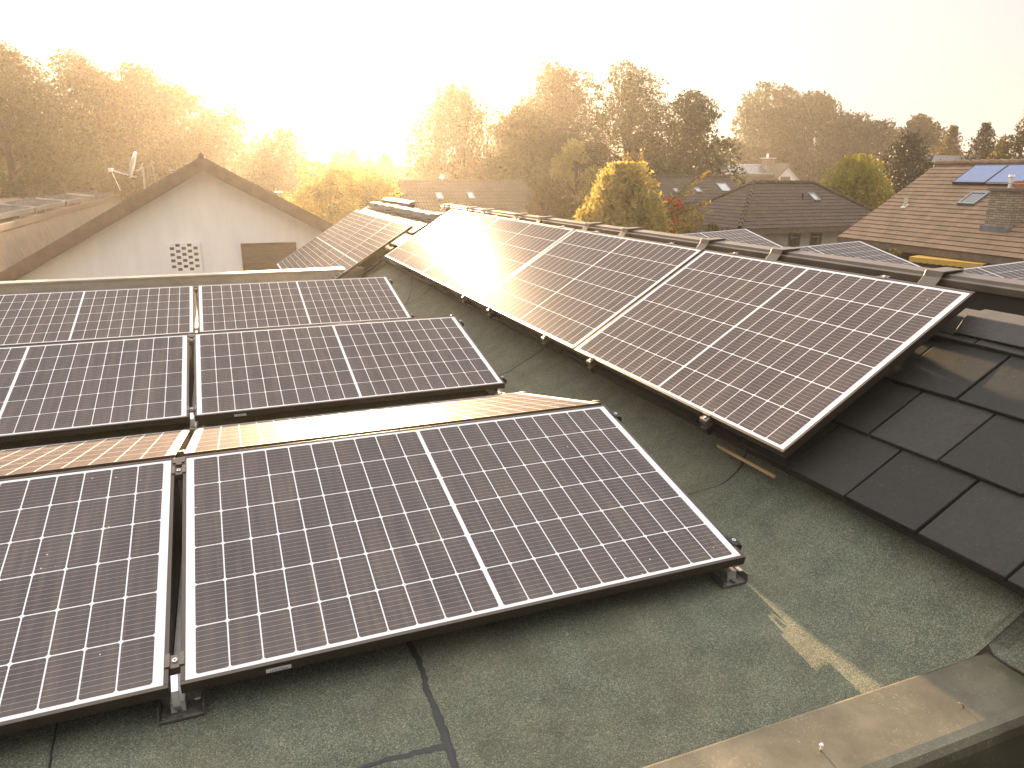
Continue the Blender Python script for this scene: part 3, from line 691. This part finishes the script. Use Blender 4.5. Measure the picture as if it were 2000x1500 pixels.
# satellite dish on the left slope
sd=empty('satellite_dish',(-1.22,16.5,.75),'white satellite dish on a mast above the left slope of the white gable house','satellite dish')
m=MB(); v=[];f=[]; 
for i in range(7):
    rr=.29*i/6
    for k in range(20):
        th=6.283*k/20; v.append((rr*rr*.30,rr*math.cos(th)*.92,rr*math.sin(th)))
for i in range(6):
    for k in range(20): f.append((i*20+k,i*20+(k+1)%20,(i+1)*20+(k+1)%20,(i+1)*20+k))
dm=Matrix.Translation((-1.36,16.5,1.47))@RZ(R(176))@Matrix.Rotation(R(-18),4,'Y')
m.add(v,f,dm); o=part(m,'dish',M['whitepaint'],sd,smooth=True); s_=o.modifiers.new('solid','SOLIDIFY'); s_.thickness=.012
m=MB(); m.tube([(-1.20,16.5,.70),(-1.20,16.5,1.52)],.022,10); part(m,'mast',M['alu'],sd)
m=MB(); m.tube([(-1.34,16.5,1.22),(-1.80,16.42,1.37)],.013,8); m.tube([(-1.80,16.42,1.36),(-1.68,16.4,.95)],.008,6); m.tube([(-1.21,16.5,1.4),(-1.33,16.5,1.35)],.02,8); part(m,'feed_arm',M['alu'],sd)
m=MB(); m.box(-1.86,-1.77,16.37,16.47,1.34,1.41); part(m,'receiver',M['whitepaint'],sd,.01)
m=MB(); m.tube([(-.97,16.5,.9),(-.985,16.5,1.46)],.012,8); m.tube([(-.985,16.5,1.455),(-1.03,16.5,1.53)],.015,8); tag(m.build('vent_pipe',M['alu']),'thin vent pipe on the white gable house, right of the satellite dish','pipe')

# long low house at the left edge with tilted panels on its flat top
lh=empty('flat_house',(-8,32,GZ),'long low brown house with flat top behind the left verge of the white gable house','house')
m=MB(); m.box(-14,-4.9,18.5,47,GZ,-.25); part(m,'wall',M['cream'],lh)
m=MB(); m.extr([(-4.2,-2.2),(-4.9,-.12),(-4.95,-.12),(-4.95,-2.2)],17,47,'y'); part(m,'felt_slope',simple('brown_felt',(.16,.125,.09),.9,0,.25,3,.002),lh)
m=MB(); m.box(-14,-4.86,17,47,-.119,.06); part(m,'parapet',M['brownwood'],lh,.01)
for i,(y0,nm) in enumerate(((17.6,'nearest'),(20.6,'second'),(25.0,'third'),(30.5,'fourth'),(37,'farthest'))):
    t=empty('rooftop_collector',(-4.95,y0,.061),'%s pale tilted panel along the top of the long low house at the left'%nm,'solar panel','tilted panels on the long low house')
    L=(2.6,3.8,4.6,5.4,7)[i]
    Fm=Matrix.Rotation(R(6),4,'Y')
    m=MB(); m.box(-1.05,0,0,L,.20,.235,Fm); m.build('panel_glass',M['lightpanel'],t,.004)
    m=MB(); m.box(.001,.02,-.02,L,.10,.24,Fm); m.box(-1.05,.0009,-.02,-.001,.19,.24,Fm); m.build('panel_edge',M['alu'],t)
    for k in range(3):
        for q0,q1,q2 in ((-.9,-.86,.27),(-.12,-.08,.19)): MB().box(q0,q1,L*(k+.3)/3.4,L*(k+.3)/3.4+.04,0,q2).build('leg',M['alu'],t)

# hipped house
hh=empty('hipped_house',(22.2,23,GZ),'brown hipped roof house with cream wall, two dark windows and a small skylight','house')
x0,x1,y0,y1,ez=18.15,26.25,20.5,25.5,-.6; run=2.5; SLh=run/c33; hip=run/SLh
m=MB(); m.box(x0+.45,x1-.45,y0+.45,y1-.45,GZ,ez-.02); part(m,'wall',M['cream'],hh)
roofplane(hh,(x0,y0,ez),Vector((1,0,0)),Vector((0,c33,s33)),x1-x0,SLh,.225,M['rt_brown'],hl=hip,hr=hip)
roofplane(hh,(x0,y1,ez),Vector((0,-1,0)),Vector((c33,0,s33)),y1-y0,SLh,.225,M['rt_brown'],hl=hip,hr=hip)
roofplane(hh,(x1,y1,ez),Vector((-1,0,0)),Vector((0,-c33,s33)),x1-x0,SLh,.225,M['rt_brown'],hl=hip,hr=hip)
roofplane(hh,(x1,y0,ez),Vector((0,1,0)),Vector((-c33,0,s33)),y1-y0,SLh,.225,M['rt_brown'],hl=hip,hr=hip)
zr=ez+SLh*s33
def caps(a,b,mat,parent,r=.085,step=.3):
    a=Vector(a);b=Vector(b); d=b-a; n=int(d.length/step); m=MB()
    for i in range(n):
        p=a+d*i/n; q=a+d*((i+1)/n); m.tube([p+Vector((0,0,.012)),q-Vector((0,0,.004))],[r*1.08,r*.88],8)
    return part(m,'ridge_tiles',mat,parent,smooth=False)
rl_,rr_=(x0+run,y0+run,zr+.02),(x1-run,y0+run,zr+.02)
for a,b in ((rl_,rr_),((x0,y0,ez+.04),rl_),((x0,y1,ez+.04),rl_),((x1,y0,ez+.04),rr_),((x1,y1,ez+.04),rr_)): caps(a,b,M['rt_brown'],hh)
m=MB(); m.box(x0+.02,x1-.02,y0+.02,y0+.06,ez-.20,ez-.004); m.box(x0+.02,x0+.06,y0+.061,y1-.02,ez-.20,ez-.004); m.box(x0+.061,x1-.02,y0+.061,y1-.02,ez-.21,ez-.19); part(m,'fascia',M['brownwood'],hh)
skylight(hh,(x0,y0,ez),Vector((1,0,0)),Vector((0,c33,s33)),4.72,1.66,.32,.5)
for wx in (20.93,22.02):
    m=MB(); m.box(wx-.03,wx+.55,20.925,20.949,-2.0,-.84); fr=part(m,'window',M['brownwood'],hh)
    m=MB(); m.box(wx+.04,wx+.30,20.91,20.9245,-1.95,-.92); part(m,'pane',M['glass'],fr)
    m=MB(); m.box(wx+.04,wx+.34,20.90,20.9095,-1.02,-.99); part(m,'glazing_bar',M['whitepaint'],fr)
m=MB(); m.tube([(22.4,22.05,.35),(22.4,22.05,.62)],.045,8); part(m,'vent_pipe',M['ink'],hh)

# big warm-tiled house at the right edge
a6=R(6); V3=Vector((-math.sin(a6),-math.cos(a6),0)); H3=Vector((math.cos(a6),-math.sin(a6),0)); S3=(H3*c33+Vector((0,0,s33))); N3=V3.cross(S3)
O3=Vector((19.02,16.66,-.6)); bh=empty('big_tiled_house',(22,11,GZ),'large orange brown tiled house with brick chimney and blue collectors at the right edge','house')
L3,LS3=12.0,4.22
roofplane(bh,O3,V3,S3,L3,LS3,.205,M['rt_warm'],step=.022)
top=O3+S3*LS3; S3b=(-H3*c33+Vector((0,0,s33))); Ob=O3+H3*(2*LS3*c33)+V3*L3
roofplane(bh,Ob,-V3,S3b,L3,LS3,.205,M['rt_warm'],step=.022)
caps(top+Vector((0,0,.03)),top+V3*L3+Vector((0,0,.03)),M['rt_warm'],bh,.1,.33)
F3=frame(O3,V3,H3,Vector((0,0,1)))
F3=frame(O3,H3,-V3,Vector((0,0,1)))   # x across, y away from us, z up
m=MB(); W3=2*LS3*c33; m.extr([(.75,GZ+.6),(W3-.75,GZ+.6),(W3-.75,.35),(W3/2,LS3*s33-.12),(.75,.35)],-L3,-.4,'y',F3); m.box(.75,W3-.75,-L3,-.4,GZ+.6-.6,GZ+.59,F3); part(m,'wall',simple('brown_wall',(.10,.075,.055),.85),bh)
m=MB(); m.box(.02,.08,-L3,-.0,-.20,-.006,F3); m.box(.081,.74,-L3,-.02,-.21,-.185,F3); part(m,'fascia',M['brownwood'],bh)
m=MB(); m.extr([(0,-.14),(.0,-.02),(W3/2,LS3*s33-.02),(W3,-.02),(W3,-.14),(W3/2,LS3*s33-.14)],-.001,.03,'y',F3); part(m,'verge_board',M['rt_warm'],bh)
skylight(bh,O3,V3,S3,2.80,2.04,.58,.60,'glass',.06)
cb=frame(O3+V3*4.95+S3*1.15,V3,H3,Vector((0,0,1))); cb=frame(O3+V3*4.56+S3*1.04,V3,-H3,Vector((0,0,1)))
cf=frame(O3+V3*4.56+S3*1.04,H3,-V3,Vector((0,0,1)))
m=MB(); m.box(0,1.35,-.72,0,-.35,1.00,cf); ch=part(m,'chimney',M['brick'],bh); 
m=MB(); m.box(-.05,1.40,-.77,.05,1.001,1.08,cf); part(m,'chimney_cap',simple('cap_stone',(.17,.125,.09),.85),ch)
m=MB(); m.cyl((.45,-.42),.13,1.081,1.26,14,.14,cf); part(m,'chimney_pot',M['clay'],ch)
m=MB(); m.cyl((.42,-.18),.05,1.081,1.36,12,None,cf); m.cyl((.42,-.18),.085,1.361,1.42,12,.07,cf); part(m,'flue',M['whitepaint'],ch)
m=MB(); m.tube([cf@Vector((.2,.35,1.19)),cf@Vector((.2,-.9,1.19))],.014,6); part(m,'rail',M['wood'],ch)
m=MB(); m.box(-.10,-.002,-.80,.04,-.18,.10,cf); part(m,'flashing',M['leadgrey'],ch)
m=MB(); q=frame(O3+V3*1.02+S3*1.83,V3,S3,N3); m.box(-.09,.09,-.10,.10,.02,.035,q); m.tube([q@Vector((0,.02,.03)),q@Vector((0,.02,.03))+Vector((0,0,.24))],[.055,.045],10); part(m,'roof_vent',M['cream'],bh)
for u,nm in ((1.70,'left of the two blue collectors on the big tiled roof, above the skylight'),(2.86,'right of the two blue collectors on the big tiled roof, behind the chimney top')):
    t=empty('blue_collector',frame(O3+V3*u+S3*3.06+N3*.03,(V3*1.0),S3,N3),nm,'solar collector','blue collectors on the big tiled roof')
    sh=Matrix(((1,-.52,0,0),(0,1,0,0),(0,0,1,0),(0,0,0,1)))
    m=MB(); m.box(.02,1.12,.03,.93,.03,.075); m.build('collector_glass',M['bluecell'],t)
    m=MB(); m.box(0,1.14,0,.029,0,.085); m.box(0,1.14,.931,.96,0,.085); m.box(0,.019,.03,.93,0,.084); m.box(1.121,1.14,.03,.93,0,.084); m.build('collector_frame',M['clampblack'],t)
aw=empty('awning',(18.45,12.3,-.95),'yellow scalloped awning under the eave of the big tiled house','awning')
m=MB(); m.add([(18.32,11.1,-.84),(18.32,13.28,-.87),(18.7,13.3,-.84),(18.7,11.1,-.81)],[(0,1,2,3)]); o=part(m,'canopy',M['yellow'],aw); s_=o.modifiers.new('s','SOLIDIFY'); s_.thickness=.01
m=MB(); v=[];f=[]; n=90
for i in range(n+1):
    y=11.1+2.18*i/n; v+= [(18.318,y,-.842-.03*(i/n)),(18.316,y,-.95-.03*(i/n)-.022*abs(math.sin(i/n*math.pi*11)))]
for i in range(n): f.append((2*i,2*i+2,2*i+3,2*i+1))
m.add(v,f); o=part(m,'valance',M['yellow'],aw); s_=o.modifiers.new('s','SOLIDIFY'); s_.thickness=.006

# house with three skylights behind the hipped house
th=empty('skylight_house',(22,32,GZ),'brown tiled house with two small skylights and one larger, behind the red shrub','house')
roofplane(th,(18,29.2,-.6),Vector((1,0,0)),Vector((0,c33,s33)),8.4,2.8/c33,.26,M['rt_far'])
roofplane(th,(26.4,34.8,-.6),Vector((-1,0,0)),Vector((0,-c33,s33)),8.4,2.8/c33,.26,M['rt_far'])
caps((18,32,1.24),(26.4,32,1.24),M['rt_far'],th,.09,.35)
m=MB(); m.extr([(29.7,GZ),(34.3,GZ),(34.3,-.5),(32,1.0),(29.7,-.5)],18.3,26.1,'x'); part(m,'wall',M['cream'],th)
m=MB(); m.box(18.02,26.38,29.22,29.27,-.8,-.605); part(m,'fascia',M['brownwood'],th)
for u,s,w_,h in ((4.15,1.84,.32,.36),(5.48,1.87,.34,.38),(7.12,1.93,.62,.74)): skylight(th,(18,29.2,-.6),Vector((1,0,0)),Vector((0,c33,s33)),u,s,w_,h)

# far white gabled house with panels
fh=empty('panel_house',(50,60,GZ),'far white gabled house with bright solar panels and a brick chimney, above the hipped roof','house')
m=MB(); m.extr([(52.9,GZ),(56.5,GZ),(56.5,.65),(54.5,2.25),(52.9,.8)],59,59.3,'y'); m.box(52.9,56.5,59.301,66,GZ,.6); m.box(45.8,52.89,60.5,66,GZ,.9); part(m,'wall',M['plaster'],fh)
m=MB(); m.extr([(54.5,2.48),(52.45,.55),(52.45,.38),(54.5,2.30),(57.0,.22),(57.0,.40)],58.7,66,'y'); part(m,'roof',M['rt_dark'],fh)
roofplane(fh,(45.2,58.9,1.22),Vector((1,0,0)),Vector((0,math.cos(R(22)),math.sin(R(22)))),8.0,3.3,.3,M['rt_far'],'dormer_roof')
m=MB(); m.box(45.6,53.0,59.3,59.5,GZ,1.2); part(m,'dormer_wall',M['brownwood'],fh)
m=MB(); m.box(53.75,54.95,58.955,58.998,-.2,1.18); part(m,'window',M['glass'],fh)
m=MB(); m.box(53.2,54.2,60.6,61.4,.5,2.95); c_=part(m,'chimney',M['brick'],fh); m=MB(); m.cyl((53.55,61.0),.12,2.951,3.45,10); m.box(53.1,54.3,60.5,61.5,2.952,3.03); part(m,'chimney_pot',M['whitepaint'],c_)
t=empty('satellite_dish',(52.4,60,1.6),'grey satellite dish beside the chimney of the far white gabled house','satellite dish')
m=MB(); m.cyl((0,0),.42,0,.08,18,.36); m.build('dish',M['leadgrey'],t).matrix_local=Matrix.Translation((0,-.5,.2))@RX(R(70))@Matrix.Rotation(R(25),4,'Y')
m=MB(); m.tube([(0,-.3,-.4),(0,-.45,.2)],.04,8); m.build('mast',M['alu'],t)
for u,w_,nm in ((1.9,2.2,'left bright panel field on the far white gabled house'),(4.6,3.0,'right bright panel field on the far white gabled house')):
    ca,sa=math.cos(R(22)),math.sin(R(22))
    t=empty('roof_panel',frame(Vector((45.2+u,58.9,1.22))+Vector((0,ca,sa))*.25+Vector((0,-sa,ca))*.06,Vector((1,0,0)),Vector((0,ca,sa)),Vector((0,-sa,ca))),nm,'solar panel','bright panels on the far white gabled house')
    m=MB(); m.box(.04,w_-.04,.04,2.46,.05,.09); m.build('panel_glass',M['lightpanel'],t); m=MB(); m.box(0,w_,0,.039,.0,.1); m.box(0,w_,2.461,2.5,0,.1); m.box(0,.039,.04,2.46,0,.099); m.box(w_-.039,w_,.04,2.46,0,.099); m.build('panel_edge',M['alu'],t)

# low house in the middle distance under the birch
mh=empty('hazy_house',(10,32,GZ),'hazy brown roofed house with two pale skylights below the birch tree','house')
roofplane(mh,(6.3,29.4,-.65),Vector((1,0,0)),Vector((0,c33,s33)),8.0,2.6/c33,.27,M['rt_far'])
roofplane(mh,(14.3,34.6,-.65),Vector((-1,0,0)),Vector((0,-c33,s33)),8.0,2.6/c33,.27,M['rt_far'])
m=MB(); m.extr([(29.9,GZ),(34.1,GZ),(34.1,-.5),(32,.85),(29.9,-.5)],6.6,14.0,'x'); part(m,'wall',M['cream'],mh)
for u in (3.2,4.7): skylight(mh,(6.3,29.4,-.65),Vector((1,0,0)),Vector((0,c33,s33)),u,1.52,.30,.50)
m=MB(); m.tube([(10.12,32,1.0),(10.12,32,1.12)],.05,8); m.tube([(10.12,32,1.12),(10.12,32,1.32)],[.16,.02],8); part(m,'roof_cowl',M['whitepaint'],mh)

# far roofs between the trees
for i,(x,y,w_,z,nm) in enumerate(((45,33,6,2.6,'grey roofed house glimpsed behind the lime green willow'),(52,31,5,2.5,'small grey roof just above the ridge of the big tiled house'),(50,24.5,6,3.0,'dark grey roof between the conifers at the right edge'))):
    t=empty('distant_house',(x,y,GZ),nm,'house'); m=MB(); m.box(x-w_/2+.3,x+w_/2-.3,y-2,y+2,GZ,z-1.5); part(m,'wall',M['plaster'],t)
    m=MB(); m.extr([(y-2.6,z-1.6),(y,z),(y+2.6,z-1.6),(y+2.6,z-1.75),(y,z-.15),(y-2.6,z-1.75)],x-w_/2,x+w_/2,'x'); part(m,'roof',simple('grey_roof',(.12,.115,.11),.7),t)

# ------------------------------------------------------------------ trees and shrubs

GT='tall trees behind the white gable house'
def at(az,rho): return (.2038+rho*math.sin(R(az)),-1.7341+rho*math.cos(R(az)))
def T(name,label,az,rho,el,rad,mat,seed,**k):
    x,y=at(az,rho); z=1.34+rho*math.tan(R(el)); return tree(name,label,'tree' if 'tree' in name else 'shrub',x,y,z,rad,M[mat],seed,**k)
T('deciduous_tree','tallest broad tree at the left edge, behind the long low house',-11.9,48,7.9,3.7,'lf_olive',11,n=11000,leaf=.2,nc=60,base=-2.5,group=GT)
T('deciduous_tree','tree with even top next to the tallest one, above the left panels',-7.6,52,7.35,3.3,'lf_olive',12,n=10000,leaf=.2,nc=54,base=-2.5,group=GT)
T('deciduous_tree','tree directly above the satellite dish',-4.3,50,6.95,2.8,'lf_amber',13,n=9500,leaf=.2,nc=50,base=-2.5,group=GT)
T('deciduous_tree','tree above the apex of the white gable house, with a sloping outline',-1.6,54,5.8,3.0,'lf_olive',14,n=9000,leaf=.2,nc=50,base=-2.5,group=GT)
T('deciduous_tree','thinner tree right of the gable apex with sky showing through its crown',.9,52,4.55,2.1,'lf_amber',15,n=3600,leaf=.19,nc=34,base=-2.5,group=GT)
T('shrubby_tree','low rounded tree with spiky twigs right of the gable',4.6,50,3.15,2.5,'lf_olive',16,n=4200,leaf=.19,nc=36,base=-2.5,shape='dome')
T('shrub','pale feathery shrub right of the white gable house',7.6,27,1.0,1.9,'lf_pale',17,n=4200,leaf=.13,nc=34,base=-3,shape='dome')
T('shrub','second pale hazy shrub between the gable house and the far panels',10.6,30,.55,2.0,'lf_pale',18,n=4000,leaf=.14,nc=34,base=-3,shape='dome')
x,y=at(17.4,50); weeping('birch_tree','hazy birch with drooping twigs in the centre, above the glaring panels','tree',x,y,1.34+50*math.tan(R(6.2)),2.75,M['lf_amber'],21,n=430,leaf=.2,per=20,base=-1.0,drop=(1,2.8))
GC='broad trees in the middle of the skyline'
T('deciduous_tree','small tree filling the gap right of the birch',21.0,58,4.7,2.1,'lf_olive',25,n=3000,leaf=.2,nc=26,base=-2.5,group=GC)
T('deciduous_tree','tall rusty topped tree in the centre of the skyline',25.3,50,7.95,3.6,'lf_amber',22,n=12500,leaf=.19,nc=64,base=-2.5,group=GC)
T('deciduous_tree','lower green tree in front of the rusty topped tree',23.4,44,5.2,2.8,'lf_olive',23,n=6500,leaf=.18,nc=40,base=-2.5,group=GC)
T('deciduous_tree','light crowned open tree with visible branches, right of the rusty one',30.3,48,7.9,3.2,'lf_olive',24,n=9500,leaf=.17,nc=66,base=-2.6,shape='tall',group=GC)
T('deciduous_tree','dense green tree at the right end of the central group',34.3,47,5.9,2.9,'lf_green',26,n=9000,leaf=.18,nc=48,base=-2.5,group=GC)
T('deciduous_tree','small pale tree in front of the rusty topped tree',26.6,36,2.7,1.5,'lf_pale',27,n=2800,leaf=.14,nc=24,base=-2.5,shape='dome')
T('shrub','round hazy bush beyond the coping rail in the centre',24.6,25,-.1,1.35,'lf_amber',28,n=4200,leaf=.12,nc=36,base=-3.2,shape='dome')
x,y=at(30.2,17); weeping('weeping_shrub','large pale yellow shrub with drooping leaves beyond the coping rail','shrub',x,y,1.34+17*math.tan(R(.8)),.95,M['lf_pale'],31,n=420,leaf=.125,per=20,base=-1.4,drop=(.5,1.3),bark='bark',droop=.55)
# feather-branched yellow sumac
x,y=at(31.9,19.5); t=empty('sumac_tree',(x,y,GZ),'yellow feathery branches rising behind the pale yellow shrub','tree'); r_=np.random.RandomState(4); Ps=[]; mb=MB()
for i in range(20):
    th=r_.uniform(-1.15,1.15); ln=r_.uniform(1.3,2.35)*(1-.15*abs(th)); a=np.array([0,0,3.25]); dr=np.array([math.sin(th)*math.cos(.55),-math.sin(th)*math.sin(.55)+r_.normal()*.15,math.cos(th)*1.0]); dr/=np.linalg.norm(dr)
    k=np.linspace(.12,1,80)[:,None]; sp=r_.normal(size=(80,3))*(.075*(1.05-k)+.02); Ps.append(a+dr*k*ln*1.05+np.array([0,0,-.25])*k*k*abs(math.sin(th))+sp)
    mb.tube([tuple(a),tuple(a+dr*ln*.95)],[.02,.005],5)
mb.tube([(0,0,-.1),(0,0,3.2)],[.09,.05],8); P=np.concatenate(Ps); leaves_obj('crown',P,.10*r_.uniform(.6,1.3,len(P)),M['lf_yellow'],t,44,.25,.5); mb.build('trunk',M['bark'],t)
T('shrub','bright red shrub in front of the skylight house',33.7,21.5,-1.4,.62,'lf_red',33,n=2200,leaf=.10,nc=26,base=-3.0,shape='dome')
T('shrub','low yellow bush just beyond the coping rail, right of the pale yellow shrub',35.0,14.5,-2.6,.62,'lf_yellow',34,n=2000,leaf=.075,nc=20,base=-3.1,shape='dome')
T('shrub','low amber bush beyond the coping rail, against the hipped roof',37.4,14.8,-3.2,.62,'lf_amber',35,n=1900,leaf=.075,nc=20,base=-3.1,shape='dome')
T('shrub','green yellow bush behind the ridge of the hipped roof house',41.2,36,-.15,1.1,'lf_lime',36,n=2200,leaf=.12,nc=20,base=-3,shape='dome')
GB='trees along the skyline at the right'
T('deciduous_tree','tall open oak left of the right hand birch',40.2,98,6.3,5.1,'lf_green',41,n=7500,leaf=.38,nc=60,base=-2.5,group=GB)
T('deciduous_tree','dark green tree at the foot of the tall open oak',37.7,95,2.6,3.8,'lf_green',48,n=3600,leaf=.4,nc=30,base=-2.5,shape='dome',group=GB)
x,y=at(43.0,96); weeping('birch_tree','large drooping birch right of centre, behind the far white gabled house','tree',x,y,1.34+96*math.tan(R(5.5)),4.9,M['lf_green'],42,n=520,leaf=.34,per=22,base=-1.5,drop=(2.4,6))
T('deciduous_tree','green tree right of the drooping birch',45.7,95,4.15,3.9,'lf_green',43,n=4600,leaf=.38,nc=40,base=-2.5,group=GB)
T('deciduous_tree','dark tree between the drooping birch and the spruce',47.5,92,3.75,3.3,'lf_green',44,n=3600,leaf=.36,nc=34,base=-2.5,group=GB)
T('deciduous_tree','amber tree whose top shows behind the broad dark spruce',49.7,90,3.85,3.7,'lf_amber',45,n=4400,leaf=.36,nc=40,base=-2.5,shape='tall',group=GB)
x,y=at(49.3,44); conifer('spruce_tree','broad dark spruce between the lime green willow and the big tiled house',x,y,1.34+44*math.tan(R(2.75)),2.4,M['lf_dark'],51,n=11000,leaf=.17,power=.55)
x,y=at(51.7,66); conifer('conifer_tree','amber tinted conifer above the ridge of the big tiled house',x,y,1.34+66*math.tan(R(3.2)),4.3,M['lf_amber'],52,n=9000,leaf=.2,power=1.0)
x,y=at(53.5,56); conifer('conifer_tree','slim dark green conifer above the blue collectors',x,y,1.34+56*math.tan(R(3.3)),3.9,M['lf_dark'],53,n=9000,leaf=.18,power=1.0)
T('deciduous_tree','tree at the right edge of the photo above the big tiled roof',56.2,54,4.4,2.0,'lf_amber',54,n=4200,leaf=.2,nc=36,base=-2.5,group=GB)
T('deciduous_tree','low tree just left of the right edge, behind the slim conifer',54.5,62,2.2,1.8,'lf_amber',55,n=2200,leaf=.22,nc=24,base=-2.5,group=GB)
x,y=at(46.3,36); weeping('willow_tree','rounded lime green willow beside the broad dark spruce','tree',x,y,1.34+36*math.tan(R(1.4)),1.5,M['lf_lime'],56,n=480,leaf=.13,per=22,base=-2.0,drop=(.7,2.2),bark='bark',droop=.55)
T('shrub','yellow green shrub left of the lime green willow',44.2,38,-.3,1.0,'lf_lime',57,n=1900,leaf=.12,nc=18,base=-3,shape='dome')
T('hedge_shrub','amber hedge under the eave of the big tiled house',49.3,21.2,-4.7,.5,'lf_yellow',58,n=900,leaf=.07,nc=12,base=-3,shape='dome')
# far wood that closes the horizon: one mass
r_=np.random.RandomState(77); N_=42000; az=r_.uniform(-16,64,N_); rho=r_.uniform(66,96,N_)*np.where(az>33,1.5,1)
hh_=5.2+.4*np.sin(az*.8)+.45*np.sin(az*2.1+1)+.25*np.sin(az*5.1+2); z=GZ+r_.rand(N_)**.6*(hh_-.3)*1.15
P=np.stack([.2+rho*np.sin(np.radians(az)),-1.7+rho*np.cos(np.radians(az)),z],1)
o=leaves_obj('distant_wood',P,r_.uniform(.4,.9,N_),M['lf_green'],None,78); tag(o,'hazy far wood along the horizon between the gable house and the right hand roofs','wood',None,'stuff')

# ------------------------------------------------------------------ haze
m=MB(); m.box(-2300,2300,-450,2300,GZ-1.5,10.5)
k=NT('haze_air'); vol=k.n("ShaderNodeVolumePrincipled"); vol.inputs['Color'].default_value=(*HAZE['color'],1); vol.inputs['Density'].default_value=HAZE['density']; vol.inputs['Anisotropy'].default_value=HAZE['g']
k.t.nodes.remove(k.bsdf); k.L(vol.outputs[0],k.out.inputs['Volume'])
tag(m.build('haze',k.m),'warm evening haze filling the air around the houses','haze',None,'stuff')
